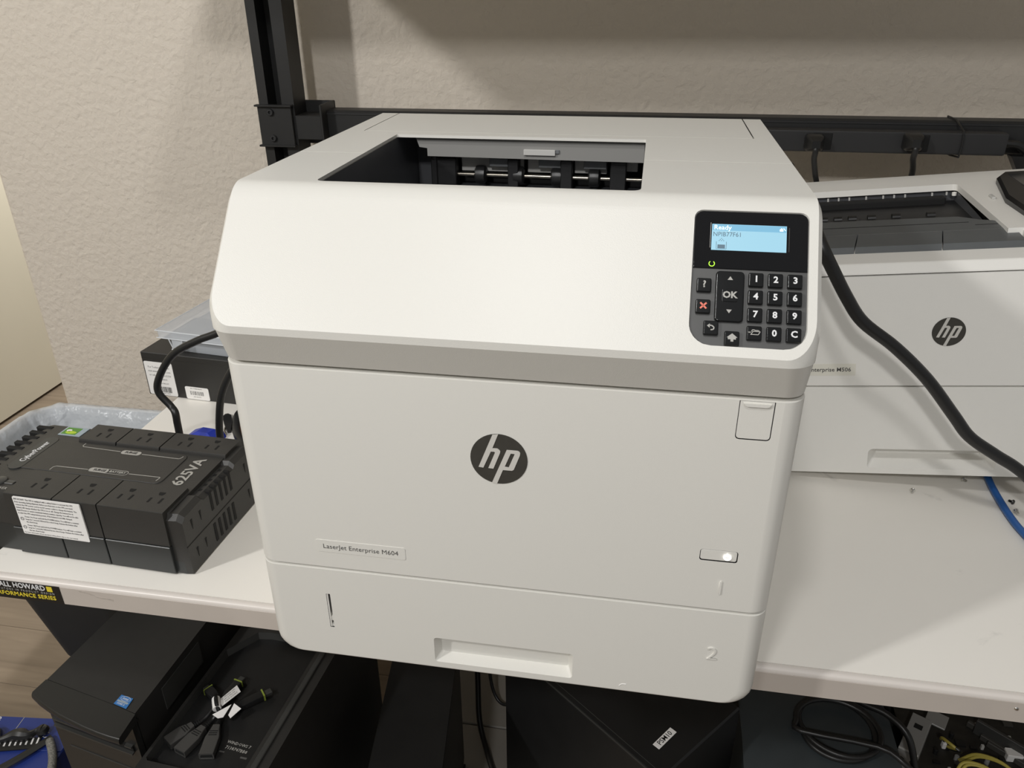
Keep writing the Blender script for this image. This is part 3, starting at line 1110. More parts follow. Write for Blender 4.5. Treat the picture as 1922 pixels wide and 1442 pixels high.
def slab5(x0, x1, z0, z1, yb, holes, r=0.006):
    bm = nb()
    h = hol(x0, x1, z0, z1, 0.0006, 2)
    rings = []
    for k in range(5):
        a = R(22.5 * k)
        ins = r * (1 - math.sin(a))
        hh = hol(x0 + ins, x1 - ins, z0 + ins * 0.1, z1 - ins * 0.1, 0.0006, 2)
        rings.append([(p, r * (1 - math.cos(a)), q) for p, q in hloop(hh)])
    rings.append([(p, yb, q) for p, q in hloop(h)])
    loft(bm, rings, False, True)
    holed(bm, lambda a, b: (a, 0, b), hol(x0 + r, x1 - r, z0 + r * 0.1, z1 - r * 0.1, 0.0006, 2), holes)
    return bm


tr = obj('paper_tray', slab5(0, W5, 0.0, 0.1184, 0.34, [hT]), WHITE2, Q)
obj('tray_handle', recess(hT, 0.022, 0.7), WHITE2, tr, ang=50)
fp = obj('front_panel', slab5(0, W5, 0.1200, 0.2548, 0.02, []), WHITE2, Q)
logo(fp, 0.2095, 0.1872, 0.0170, 0.0, LOGOL)
bm = nb()
prism(rrect(0.010, 0.1170, 0.1340, 0.1490, 0.001), lambda x, z: (x, 0.0004, z), lambda x, z: (x, -0.0003, z), bm)
np5 = obj('name_plate', bm, CREAMP, fp)
text('name_text', 'LaserJet Enterprise M506', 0.0072, INK, fp, front(0.1120, 0.1415, -0.0004), align='RIGHT', sx=0.97, bold=0.00004)
obj('inner_core', bx(0.002, W5 - 0.002, 0.012, D5 - 0.003, 0.10, 0.2565), DARK, Q)
# upper housing: sloped front lip, flat top with opening
pf5 = [(0.0, 0.2564), (0.0004, 0.2580), (0.0080, 0.2652), (0.0098, 0.2660), (0.0110, 0.2662)]
bm = nb()
a = [bm.verts.new((0.0, y, z)) for y, z in pf5]
b = [bm.verts.new((W5, y, z)) for y, z in pf5]
for i in range(len(pf5) - 1):
    bm.faces.new((a[i], b[i], b[i + 1], a[i + 1]))
box(bm, 0.0, W5, 0.0110, 0.0762, 0.2566, 0.2662)
obj('front_lip', bm, WHITE2, Q)
op = hol(-0.004, 0.2762, 0.0763, 0.2995, (0.0, 0.0, 0.006, 0.0), 4)
ou = hol(-0.0001 - 0.004, W5, 0.0762, D5, (0.0, 0.006, 0.012, 0.0), 4)
bm = nb()
ftop = lambda x, y: (x, y, H5)
holed(bm, ftop, ou, [op])
Lr = [p for p in hloop(ou) if p[0] > 0.1]
Lr = [(0.2764, 0.0762)] + sorted([p for p in Lr if p[1] < 0.2 or p[0] > W5 - 0.001], key=lambda p: p[1])
strip(bm, Lr, ftop, lambda x, y: (x, y, 0.2566))
L5 = sorted([p for p in hloop(op) if p[0] > 0.1], key=lambda p: (p[1], -p[0])) + [(-0.004, 0.2995)]
strip(bm, L5, ftop, lambda x, y: (x, y, H5 - 0.0085))
obj('top_housing', bm, WHITE2, Q)
# cavity
bm = nb()
c5 = [(0.1525, 0.2640), (0.165, 0.240), (0.25, 0.225), (0.305, 0.225), (0.305, 0.2715)]
a = [bm.verts.new((-0.003, y, z)) for y, z in c5]
b = [bm.verts.new((0.2760, y, z)) for y, z in c5]
for i in range(len(c5) - 1):
    bm.faces.new((a[i], b[i], b[i + 1], a[i + 1]))
bm.faces.new(b)
obj('output_cavity', bm, BLACKP, Q)
obj('exit_mechanism', bx(0.0, 0.262, 0.286, 0.300, 0.236, 0.2660, 0.003, 2), HOLE, Q)
obj('exit_mechanism', bx(0.0, 0.258, 0.262, 0.288, 0.230, 0.2470, 0.003, 2), DARK, Q)
for i, xx in enumerate((0.112, 0.126, 0.140, 0.162, 0.184, 0.198, 0.212, 0.246, 0.264)):
    obj('guide_tip', bx(xx - 0.001, xx + 0.001, 0.2965, 0.2990, 0.2660, 0.2700), INNER, Q)
obj('corner_peg', lathe([(0, 0), (0.003, 0), (0.003, 0.004), (0.0, 0.005)], 12, M=Matrix.Translation((0.2725, 0.2930, 0.266))), WHITE2, Q)
for xa, xb, yy, zz in ((0.085, 0.128, 0.196, 0.2610), (0.1285, 0.150, 0.201, 0.2625), (0.1505, 0.166, 0.201, 0.2618)):
    obj('exit_flap', bx(xa, xb, yy - 0.007, yy, zz - 0.0022, zz, 0.0006, 1), GREYF2, Q)
for xx, yy in ((0.100, 0.262), (0.118, 0.262), (0.136, 0.262), (0.160, 0.262), (0.190, 0.262), (0.232, 0.262)):
    obj('exit_roller', cyl((xx - 0.005, yy - 0.030, 0.2560), (xx + 0.005, yy - 0.030, 0.2560), 0.005, 12), RUB, Q)
# charcoal exit cover in three pieces with raised front
GZ = 0.2800
for xa, xb in ((0.0, 0.1130), (0.1142, 0.2040), (0.2052, 0.2880)):
    bm = nb()
    sh_ = 0.010
    P5 = [(0.0465, 0.2663), (0.0520, 0.2724), (0.0924, 0.2755), (0.0924, 0.2663)]
    lo = [(xa + (sh_ * (y - 0.046) / 0.049 if xa > 0.01 else 0), y, z) for y, z in P5]
    hi = [(xb + (sh_ * (y - 0.046) / 0.049 if xb < 0.25 else 0), y, z) for y, z in P5]
    loft(bm, [lo, hi])
    obj('exit_cover', bm, GREYF, Q, ang=15)
bm = nb()
prism([(0.0, 0.0928), (0.2900, 0.0928), (0.2860, 0.1120), (0.2740, 0.1250), (0.2620, 0.1300), (0.2520, 0.1390), (0.2420, 0.1470), (0.0, 0.1520)],
      lambda x, y: (x, y, 0.2664), lambda x, y: (x, y, 0.2755 + (y - 0.0928) * 0.015), bm)
obj('exit_tray', bm, GREYF, Q, ang=15)
for xa, xb, yy in ((0.01, 0.248, 0.1210), (0.2520, 0.2760, 0.1090)):
    obj('tray_groove', bx(xa, xb, yy, yy + 0.0014, 0.2740, 0.2757 + (yy - 0.0928) * 0.016), HOLE, Q)
obj('side_housing', loft(nb(), [[(x, 0.0112, 0.2663), (x, 0.0400, 0.2690), (x, 0.0762, 0.2772), (x, 0.0762, 0.2663)] for x in (0.2915, W5)]), WHITE2, Q)
# touch panel on the right
bm = nb()
tp = [(0.3070, 0.0790), (0.4100, 0.0790), (0.4100, 0.3100), (0.3330, 0.3100), (0.3200, 0.2880), (0.3030, 0.1850)]
loft(bm, [[(x, y, 0.2795) for x, y in tp], [(x, y, 0.2840 + y * 0.01) for x, y in tp], [(0.355 + (x - 0.355) * 0.94, 0.2 + (y - 0.2) * 0.95, 0.2880 + y * 0.01) for x, y in tp]])
tpo = obj('touch_panel', bm, mat('touch_black', (16, 16, 17), 0.28, spec=0.25), Q, ang=15)
obj('touch_screen', bx(0.3330, 0.4000, 0.180, 0.290, 0.2890, 0.2912, 0.0006, 1), mat('touch_glass', (28, 31, 34), 0.12), tpo)
for x, y in ((0.318, 0.118), (0.322, 0.104)):
    obj('touch_icon', bx(x, x + 0.003, y, y + 0.002, 0.2888, 0.2897), INKW, tpo)
obj('panel_latch', bx(0.2940, 0.2985, 0.205, 0.222, 0.2795, 0.2830, 0.0008, 1), INNER, Q)
obj('rear_wall', bx(0.0, W5, D5 - 0.004, D5 - 0.0005, 0.004, 0.2700, 0.001, 1), WHITE2, Q)
for xx in (0.03, 0.39):
    for yy in (0.03, 0.33):
        obj('foot', lathe([(0, -0.003), (0.010, -0.003), (0.011, 0.001), (0, 0.001)], 14, M=Matrix.Translation((xx, yy, 0))), RUB, Q)

# dark adapter brick that props the printer's raised end
kb = thing('power_brick', 'dark power brick lying under the raised end of the tilted printer', 'power brick', (0.600, 0.455, 0.0005), R(-4))
obj('brick_body', bx(-0.05, 0.05, -0.022, 0.040, 0.0, 0.034, 0.006, 3), RUB, kb)
obj('brick_socket', bx(-0.056, -0.049, -0.012, 0.014, 0.008, 0.024, 0.002, 1), PCF, kb)


# ------------------------------------------------------------------ cables and small things on the bench, right
def cable(name, label, pts, r, m, **k):
    o = obj(name, tube(pts, r, **k), m, ang=60)
    return tag(o, label, 'cable', {'power_lead': 'cords behind the battery backup', 'floor_cable': 'cables in the gap under the bench'}.get(name))


cable('power_cable', 'thick black power cable hanging in front of the tilted white printer',
      [(0.256, 0.40, 0.352), (0.264, 0.33, 0.342), (0.2695, 0.297, 0.3280), (0.2828, 0.295, 0.3060), (0.3038, 0.295, 0.2732), (0.3238, 0.295, 0.2482), (0.3598, 0.295, 0.2225), (0.3982, 0.295, 0.1885), (0.4334, 0.295, 0.1482), (0.4549, 0.295, 0.1239), (0.4865, 0.295, 0.1035), (0.5194, 0.295, 0.0830), (0.590, 0.290, 0.025), (0.64, 0.285, 0.0082), (0.75, 0.28, 0.0078)],
      0.0066, RUB, n=12)
cable('network_cable', 'flat blue network cable running out from under the tilted printer',
      [(0.548, 0.455, 0.0046), (0.541, 0.4078, 0.0046), (0.538, 0.3723, 0.0046), (0.5374, 0.3288, 0.0046), (0.5406, 0.296, 0.0046), (0.553, 0.24, 0.0046), (0.585, 0.19, 0.0046)],
      0.0042, CYANC, n=10)


def screw(label, x, y, m, rz, tilt=0.0, up=False):
    t_ = thing('screw', label, 'screw', (x, y, 0.0003), rz, group='loose screws on the bench')
    if up:
        T = Matrix.Identity(4)
    else:
        T = Matrix.Translation((0, 0, 0.0026)) @ Matrix.Rotation(R(82), 4, 'Y')
    obj('screw_head', lathe([(0, 0), (0.0024, 0.0), (0.0031, 0.0007), (0.0026, 0.0019), (0.001, 0.0024), (0, 0.0022)], 14, M=T), m, t_)
    pts = []
    for k in range(9):
        pts += [(0.0015, -0.0005 * k), (0.0011, -0.0005 * k - 0.00025)]
    obj('screw_shank', lathe([(0, 0.0005)] + pts + [(0, -0.0048)], 12, M=T), m, t_)
    return t_


screw('silver screw lying on bare laminate in front of the tilted printer', 0.4421, 0.3688, CHROME, R(70))
screw('silver screw in the shadow gap right under the tilted printer', 0.5111, 0.4040, CHROME, R(150))
screw('small black screw lying beside the blue network cable', 0.5527, 0.3626, PCF, R(-50))
screw('silver screw touching the right side of the blue network cable', 0.5500, 0.3424, CHROME, R(100))

# power strip tied to the rail, with cords
ps = thing('power_strip', 'long black power strip tied along the rail above the tilted printer', 'power strip', (0.407, 0.7925, 0.3245))
obj('strip_body', bx(-0.20, 0.1955, -0.028, 0.0015, 0.0085, 0.0400, 0.003, 2), BLKM2, ps)
for xx in (-0.17, -0.06, 0.075):
    obj('strip_outlet', bx(xx - 0.014, xx + 0.014, -0.0290, -0.0270, 0.012, 0.036, 0.0008, 1), HOLE, ps)
bm = nb()
tube([(0.1330, -0.0295, 0.0060), (0.1335, -0.0310, 0.024), (0.1325, -0.0295, 0.0415), (0.1290, 0.0020, 0.0540), (0.1290, 0.0392, 0.0540), (0.1300, 0.0392, 0.0034), (0.1310, 0.0, 0.0034), (0.1330, -0.0295, 0.0060)], 0.0014, n=8, sub=1, bm=bm)
obj('zip_tie', bm, RUB, ps)
obj('strip_cord', tube([(0.195, -0.013, 0.024), (0.215, -0.014, 0.022), (0.235, -0.012, 0.010), (0.26, -0.010, 0.005), (0.33, -0.010, 0.02)], 0.006, n=10), RUB, ps)


def plug_cord(label, x, z, pts):
    t_ = thing('power_plug', label, 'power plug', (x, 0.7627, z), group='plugs in the power strip')
    bm = nb()
    loft(bm, [[(a * s, -d, b * s) for a, b in rrect(-0.013, 0.013, -0.012, 0.012, 0.005)] for s, d in ((1, 0.0), (1, 0.012), (0.8, 0.020), (0.45, 0.026))])
    obj('plug_body', bm, RUB, t_)
    obj('cord', tube([(0, -0.020, -0.002), (0.001, -0.023, -0.010), (0.002, -0.017, -0.022)] + pts, 0.0042, n=10), RUB, t_, ang=60)


plug_cord('black plug and cord hanging from the strip behind the tilted printer, left of two', 0.3345, 0.348, [(0.0085, -0.008, -0.045), (0.016, -0.004, -0.072), (0.020, 0.004, -0.13), (0.022, 0.01, -0.25), (0.04, 0.03, -0.34)])
plug_cord('black plug and cord hanging from the strip behind the tilted printer, right of two', 0.4715, 0.352, [(0.0075, -0.008, -0.040), (0.008, -0.004, -0.062), (0.004, 0.004, -0.13), (0.008, 0.01, -0.25), (0.02, 0.03, -0.34)])
w_ = thing('plug_adapter', 'small black plug adapter hanging at the right end of the rail', 'plug', (0.634, 0.785, 0.316))
obj('adapter_body', prism([(-0.020, 0.016), (0.022, 0.016), (0.008, -0.010), (-0.004, -0.010)], lambda x, z: (x, -0.014, z), lambda x, z: (x, 0.004, z)), RUB, w_)
obj('adapter_lead', tube([(0.002, -0.005, 0.014), (0.008, -0.004, 0.024), (0.02, -0.002, 0.03)], 0.004), RUB, w_)
cable('rear_cable', 'short black cable loop peeking out behind the big printer on its right',
      [(0.275, 0.772, 0.0055), (0.285, 0.772, 0.12), (0.299, 0.772, 0.285), (0.3055, 0.773, 0.3085), (0.313, 0.775, 0.300), (0.322, 0.778, 0.22), (0.33, 0.785, 0.0055)], 0.0048, RUB, n=10)

# ------------------------------------------------------------------ left side of the bench: battery backup
U = thing('battery_backup', 'black battery backup with eight outlets on the left end of the bench', 'battery backup', (-0.3525, 0.083, 0.0), R(-2.2))
UL, UD = -0.285, 0.152
bm = nb()
loft(bm, [[(x, y, z) for x, y in rrect(UL + i, -0.0015 - i * 0.3, 0.0035 + i, UD - i, 0.006, 3)] for z, i in ((0.0015, 0.0), (0.0365, 0.0012))])
obj('lower_shell', bm, UPSL, U)
bm = nb()
loft(bm, [[(x, y, z) for x, y in rrect(UL + i, -0.0150, 0.0035 + j, UD - j, 0.005, 3)] for z, i, j in ((0.0372, 0.0, 0.0), (0.0680, 0.006, 0.002), (0.0752, 0.016, 0.005), (0.0762, 0.020, 0.008))])
obj('upper_shell', bm, UPSM, U)
# front blocks, upper and lower halves, separated by grooves
FB = ((-0.2080, -0.1495), (-0.1480, -0.0960), (-0.0945, -0.0178))
RB = ((-0.2050, -0.1560), (-0.1543, -0.0985), (-0.0968, -0.0130))


def outlet(par, x, y, z, s=1):
    for dx in (-0.0064, 0.0064):
        obj('outlet_slot', bx(x + dx - 0.0012, x + dx + 0.0012, y - 0.0075, y + 0.0005 + (0.001 if dx > 0 else 0), z - 0.004, z + 0.0002), HOLE, par)
    bm = nb()
    prism([(x - 0.0034, y + 0.0115), (x + 0.0034, y + 0.0115), (x + 0.0034, y + 0.0090), (x + 0.0018, y + 0.0062), (x - 0.0018, y + 0.0062), (x - 0.0034, y + 0.0090)], lambda a, b: (a, b, z - 0.004), lambda a, b: (a, b, z + 0.0002), bm)
    obj('outlet_slot', bm, HOLE, par)


for i, (xa, xb) in enumerate(FB):
    bm = nb()
    P_ = [(0.0008, 0.0378), (0.0016, 0.0786), (0.0024, 0.0800), (0.0480, 0.0800), (0.0500, 0.0758), (0.0500, 0.0378)]
    loft(bm, [[(xa, y, z) for y, z in P_], [(xb, y, z) for y, z in P_]])
    b_ = obj('outlet_block', bm, UPSM, U, ang=50)
    obj('lower_block', bx(xa, xb, -0.0002, 0.010, 0.0022, 0.0366, 0.0006, 1), UPSL, U)
    cx = (xa + xb) / 2
    for ox in ((cx,) if i < 2 else (cx - 0.0175, cx + 0.0175)):
        outlet(b_, ox, 0.0240, 0.0800)
for i, (xa, xb) in enumerate(RB):
    bm = nb()
    P_ = [(0.1155, 0.0758), (0.1175, 0.0800), (0.1515, 0.0800), (0.1525, 0.0786), (0.1530, 0.0378), (0.1155, 0.0378)]
    loft(bm, [[(xa, y, z) for y, z in P_], [(xb, y, z) for y, z in P_]])
    b_ = obj('outlet_block', bm, UPSM, U, ang=50)
    cx = (xa + xb) / 2
    for ox in ((cx,) if i < 2 else (cx - 0.0175, cx + 0.0175)):
        outlet(b_, ox, 0.1330, 0.0800)
# right end cap with vents
bm = nb()
E_ = [(0.0040, 0.0015), (0.1500, 0.0015), (0.1500, 0.0715), (0.1440, 0.0752), (0.1120, 0.0752), (0.1080, 0.0712), (0.0460, 0.0712), (0.0420, 0.0752), (0.0100, 0.0740), (0.0040, 0.0690)]
loft(bm, [[(-0.0175, y, z) for y, z in E_], [(-0.0060, y, z if z < 0.03 else z + 0.001) for y, z in E_], [(0.0, y * 0.985 + 0.001, min(z, z * 0.93 + 0.002)) for y, z in E_]])
ec = obj('end_cap', bm, UPSM, U, ang=25)
obj('end_seam', bx(-0.0005, 0.0003, 0.004, 0.150, 0.0362, 0.0372), HOLE, ec)
for k in range(5):
    y = 0.056 + k * 0.0098
    obj('vent_slot', bx(-0.0120, 0.0004, y, y + 0.0042, 0.0470, 0.0720), HOLE, ec)
    obj('vent_slot', bx(-0.0100, 0.0005, y - 0.003, y + 0.0012, 0.0080, 0.0310), HOLE, ec)
for y in (0.018, 0.034, 0.128, 0.141):
    for z in (0.050, 0.014):
        obj('notch', prism([(y, z + 0.012), (y + 0.003, z + 0.012), (y + 0.0015, z)], lambda a, b: (-0.004, a, b), lambda a, b: (0.0004, a, b)), HOLE, ec)
# left rim ridges
for k in range(8):
    y = 0.050 + k * 0.0122
    obj('side_vent', bx(UL + 0.004, UL + 0.026, y, y + 0.0062, 0.0668, 0.0768, 0.0008, 1), HOLE, U)
# raised centre deck and prints
deck = obj('deck', plate(-0.2540, -0.0560, 0.0530, 0.1130, 0.0758, 0.0772, 0.008, 4, 0.0008), UPSM, U)
obj('name_recess', plate(-0.2480, -0.2300, 0.0480, 0.1180, 0.0755, 0.0775, 0.0085, 6), UPSL, U)
YT = lambda x, y, z: basis((x, y, z), (0, 1, 0), (-1, 0, 0))
text('brand_text', 'CyberPower', 0.0105, INKW, U, YT(-0.2388, 0.0845, 0.0777), bold=0.0001, sx=0.80, ext=0.0001)
text('rating_text', '625VA', 0.0190, INKS, U, YT(-0.0375, 0.0815, 0.0766), bold=0.0003, sx=1.02, ext=0.0002)
bm = nb()


def line(bm, p, q, w, z):
    d = (Vector(q) - Vector(p)).normalized() * w / 2
    prism([(p[0] - d.y, p[1] + d.x), (p[0] + d.y, p[1] - d.x), (q[0] + d.y, q[1] - d.x), (q[0] - d.y, q[1] + d.x)], lambda a, b: (a, b, z), lambda a, b: (a, b, z + 0.0001), bm)


def polyline(name, P_, w, z, m, par):
    bm = nb()
    for p, q in zip(P_, P_[1:]):
        line(bm, p, q, w, z)
    return obj(name, bm, m, par)


DZ = 0.07725
polyline('print_line', [(-0.1945, 0.0545), (-0.1945, 0.0600), (-0.1920, 0.0625), (-0.1520, 0.0632)], 0.0009, DZ, INKS, U)
polyline('print_line', [(-0.1010, 0.0640), (-0.0630, 0.0645), (-0.0620, 0.0635), (-0.0630, 0.0575)], 0.0009, DZ, INKS, U)
polyline('print_line', [(-0.1925, 0.1125), (-0.1925, 0.1075), (-0.1905, 0.1055), (-0.1400, 0.1040)], 0.0009, DZ, INKS, U)
polyline('print_line', [(-0.1120, 0.1035), (-0.0640, 0.1030), (-0.0625, 0.1045), (-0.0615, 0.1085)], 0.0009, DZ, INKS, U)
obj('print_badge', plate(-0.1505, -0.1270, 0.0600, 0.0680, DZ, DZ + 0.0002, 0.0038, 5), INKS, U)
rim = nb()
Lo = rrect(-0.1510, -0.1020, 0.0596, 0.0684, 0.0043, 5)
Li = rrect(-0.1503, -0.1027, 0.0603, 0.0677, 0.0037, 5)
va = [rim.verts.new((x, y, DZ + 0.0002)) for x, y in Lo]
vb = [rim.verts.new((x, y, DZ + 0.0002)) for x, y in Li]
for k in range(len(Lo)):
    rim.faces.new((va[k], va[(k + 1) % len(Lo)], vb[(k + 1) % len(Lo)], vb[k]))
obj('print_border', rim, INKS, U)
text('print_text', 'SURGE', 0.0052, INKB, U, Matrix.Translation((-0.1375, 0.0640, DZ + 0.0003)), bold=0.00012, ext=0.0001)
text('print_text', 'BATTERY', 0.0052, INKS, U, Matrix.Translation((-0.1150, 0.0640, DZ + 0.0003)), bold=0.00012, ext=0.0001, sx=0.95)
obj('print_badge', plate(-0.1385, -0.1135, 0.1000, 0.1078, DZ, DZ + 0.0002, 0.0036, 5), INKS, U)
text('print_text', 'SURGE', 0.0052, INKB, U, Matrix.Translation((-0.1260, 0.1039, DZ + 0.0003)), bold=0.00012, ext=0.0001)
# power key
obj('power_key', lathe([(0, 0.0775), (0.006, 0.0775), (0.0075, 0.0768), (0.0080, 0.0755), (0, 0.0755)], 20, M=Matrix.Translation((-0.2330, 0.0250, 0.0012))), PCE, U)
obj('power_slider', bx(-0.2260, -0.2140, 0.0215, 0.0275, 0.0758, 0.0772, 0.001, 1), PCE, U)
text('print_text', 'POWER', 0.0055, INKS, U, Matrix.Translation((-0.2240, 0.0135, 0.0765)), ext=0.0001)
# green eco sticker
ek = obj('eco_sticker', bx(-0.2420, -0.2120, 0.1255, 0.1445, 0.0762, 0.0768), STKG, U)
obj('sticker_field', bx(-0.2400, -0.2200, 0.1280, 0.1430, 0.0768, 0.0769), GREENS, ek)
obj('sticker_leaf', prism([(-0.2290 + 0.0075 * math.cos(t_), 0.1325 + 0.0032 * math.sin(t_)) for t_ in [2 * PI * k / 14 for k in range(14)]], lambda a, b: (a, b, 0.0769), lambda a, b: (a, b, 0.0770)), LIME, ek)
obj('sticker_leaf', prism([(-0.2340 + 0.0035 * math.cos(t_), 0.1365 + 0.0026 * math.sin(t_)) for t_ in [2 * PI * k / 12 for k in range(12)]], lambda a, b: (a, b, 0.0769), lambda a, b: (a, b, 0.0770)), PAPER, ek)
# paper label on the front
lb = obj('warning_label', prism(rrect(-0.1955, -0.1138, 0.0300, 0.0785, 0.0015), lambda x, z: (x, 0.0008, z), lambda x, z: (x, -0.0006, z)), PAPER, U)
lines = ('IMPORTANT: This UPS is equipped with a safety feature to prevent the UPS', 'from operating during shipment. Before you first turn on the UPS, you must',
         'connect the UPS power cord to an AC power outlet to charge the battery. The', 'battery will charge whether the UPS is on or off. Charge the battery for at',
         'least 8 hours to ensure maximum battery runtime capacity. You will not be able', 'to start the UPS using battery power, if the battery is not fully charged.')
for k, s_ in enumerate(lines):
    text('label_text', s_, 0.00268, INKB, lb, front(-0.1940, 0.0758 - k * 0.0036, -0.0007), align='LEFT', sx=0.86, ext=0.00003, res=1, bold=0.00003)
for k, (pre, s_) in enumerate(((1, 'Power On: Press and hold the POWER button. You will hear a constant'), (0, 'beep for 1 second, followed by a short beep. Release the button after'), (0, 'the short beep.'),
                               (1, 'Power Off: Press and hold the POWER button. You will hear a constant'), (0, 'beep for 2 seconds, followed by two short beeps. Release the button after'), (0, 'the two short beeps.'))):
    text('label_text', s_, 0.00268, INKB, lb, front(-0.1870, 0.0535 - k * 0.0034 - (0.0010 if k > 2 else 0), -0.0007), align='LEFT', sx=0.84, ext=0.00003, res=1, bold=0.00003)
text('label_text', 'For more information about operations safety, please refer to the user manual.', 0.0024, INKB, lb, front(-0.1940, 0.0322, -0.0007), align='LEFT', sx=0.86, ext=0.00003, res=1)
for z in (0.0505, 0.0395):
    obj('label_symbol', power_icon(nb(), 0.0021, 0.0005, front(-0.1910, z, -0.0007)), INKB, lb)

# power leads standing behind the battery backup
cable('power_lead', 'black cord arching from the big printer over the retail box to the battery backup',
      [(-0.235, 0.300, 0.235), (-0.330, 0.295, 0.222), (-0.3974, 0.295, 0.1908), (-0.4292, 0.295, 0.1777), (-0.4650, 0.295, 0.1573), (-0.4900, 0.295, 0.1262), (-0.4976, 0.295, 0.1031), (-0.4849, 0.295, 0.0836), (-0.4770, 0.290, 0.0770), (-0.4760, 0.288, 0.0600), (-0.4740, 0.285, 0.030), (-0.4700, 0.285, 0.0055)],
      0.0046, RUB, n=12)
cable('power_lead', 'black cord rising behind the battery backup close to the big printer',
      [(-0.300, 0.300, 0.205), (-0.345, 0.292, 0.182), (-0.3780, 0.284, 0.153), (-0.4000, 0.281, 0.118), (-0.4110, 0.280, 0.078), (-0.4150, 0.280, 0.045), (-0.4150, 0.284, 0.0055)],
      0.0047, RUB, n=12)
cable('power_lead', 'thick black cord curling against the left side of the big printer',
      [(-0.300, 0.445, 0.0075), (-0.400, 0.450, 0.0075), (-0.4480, 0.441, 0.0075), (-0.4640, 0.4184, 0.0075), (-0.4560, 0.3914, 0.0075), (-0.4410, 0.3634, 0.0075), (-0.4200, 0.3379, 0.0075), (-0.3950, 0.3240, 0.0075), (-0.340, 0.315, 0.0080), (-0.245, 0.312, 0.0080)],
      0.0066, RUB, n=12)
w_ = thing('plastic_clip', 'bright blue wedge of plastic behind the battery backup', 'plastic clip', (-0.482, 0.353, 0.0003), R(-4))
bm = nb()
loft(bm, [[(-0.032, -0.016, 0), (0.026, -0.018, 0), (0.022, 0.012, 0), (-0.028, 0.010, 0)], [(-0.028, -0.014, 0.005), (0.023, -0.016, 0.006), (0.019, 0.012, 0.008), (-0.024, 0.010, 0.007)], [(-0.012, -0.004, 0.013), (0.006, -0.006, 0.014), (0.010, 0.006, 0.014), (-0.008, 0.007, 0.014)]])
obj('clip_body', bm, BLUE, w_, ang=20)
obj('clip_lever', bx(-0.004, 0.020, -0.0195, -0.0150, 0.001, 0.008, 0.001, 1), BLUE, w_)
w_ = thing('wire_clamp', 'small metal and black clamp lying between the cords behind the battery backup', 'clamp', (-0.4745, 0.398, 0.0003), R(-59))
obj('clamp_jaw', loft(nb(), [[(-0.026, y, z) for y, z in ((-0.002, 0.001), (0.002, 0.001), (0.002, 0.003), (-0.002, 0.003))], [(-0.008, y, z) for y, z in ((-0.006, 0), (0.006, 0), (0.006, 0.009), (-0.006, 0.009))], [(0.016, y, z) for y, z in ((-0.005, 0), (0.005, 0), (0.005, 0.008), (-0.005, 0.008))], [(0.030, y, z) for y, z in ((-0.002, 0.001), (0.002, 0.001), (0.002, 0.004), (-0.002, 0.004))]]), DARK, w_)
obj('clamp_screw', lathe([(0, 0.004), (0.003, 0.0035), (0.0036, 0.001), (0.0015, 0), (0.0015, -0.008)], 14, M=basis((-0.012, -0.0085, 0.006), (1, 0, 0), (0, 0.5, 0.8))), CHROME, w_)
for dy in (-0.004, 0.004):
    obj('clamp_wire', tube([(0.016, dy, 0.004), (0.026, dy * 1.5, 0.003), (0.034, dy * 1.2, 0.0018)], 0.0013, n=8), STEEL, w_)
w_ = thing('tool_handle', 'orange plastic handle end beside the left side of the big printer', 'handle', (-0.4260, 0.3800, 0.0090), R(118))
obj('handle_grip', lathe([(0, -0.022), (0.006, -0.021), (0.0085, -0.015), (0.0075, -0.004), (0.0088, 0.008), (0.0080, 0.020), (0, 0.022)], 18, M=Matrix.Rotation(PI / 2, 4, 'Y')), ORANGE, w_)
obj('handle_cap', lathe([(0, 0.0215), (0.0060, 0.0210), (0.0060, 0.026), (0, 0.027)], 16, M=Matrix.Rotation(PI / 2, 4, 'Y')), PAPER, w_)

# retail box with the clear organizer on top
G = thing('retail_box', 'black cardboard box with two white barcode labels on its front', 'box', (-0.639, 0.465, 0.0006), R(-4.6))
bm = nb()
box(bm, 0.0, 0.30, 0.0, 0.14, 0.0, 0.0715, 0.0012, 2)
obj('carton', bm, BOXB, G)
obj('carton_lid', bx(0.0004, 0.2996, -0.0005, 0.139, 0.0620, 0.0722, 0.001, 1), BOXB, G)
l1 = obj('paper_label', prism(rrect(0.0025, 0.0510, 0.0015, 0.0570, 0.0025), lambda x, z: (x, 0.0002, z), lambda x, z: (x, -0.0006, z)), PAPER, G)
for k, (s_, sz) in enumerate((('For Technical Support', 0.0043), ('visit www.support.com', 0.0043), ('or call 1 888 330-5130', 0.0043), ('Model 440008-P4', 0.0032), ('UPC 840056 PRD-A19', 0.0028))):
    text('label_text', s_, sz, INK, l1, front(0.0270, 0.0480 - k * 0.0066, -0.0007), ext=0.00003, res=1, sx=0.95)
random.seed(11)


def barcode(par, x0, x1, z0, z1, y, m=INKB):
    bm = nb()
    x = x0
    while x < x1:
        w = random.choice((0.0003, 0.0005, 0.0009))
        box(bm, x, min(x + w, x1), y - 0.0001, y, z0, z1)
        x += w + random.choice((0.0004, 0.0006, 0.0009))
    o = obj('barcode', bm, m, par)
    o['kind'] = 'stuff'
    return o


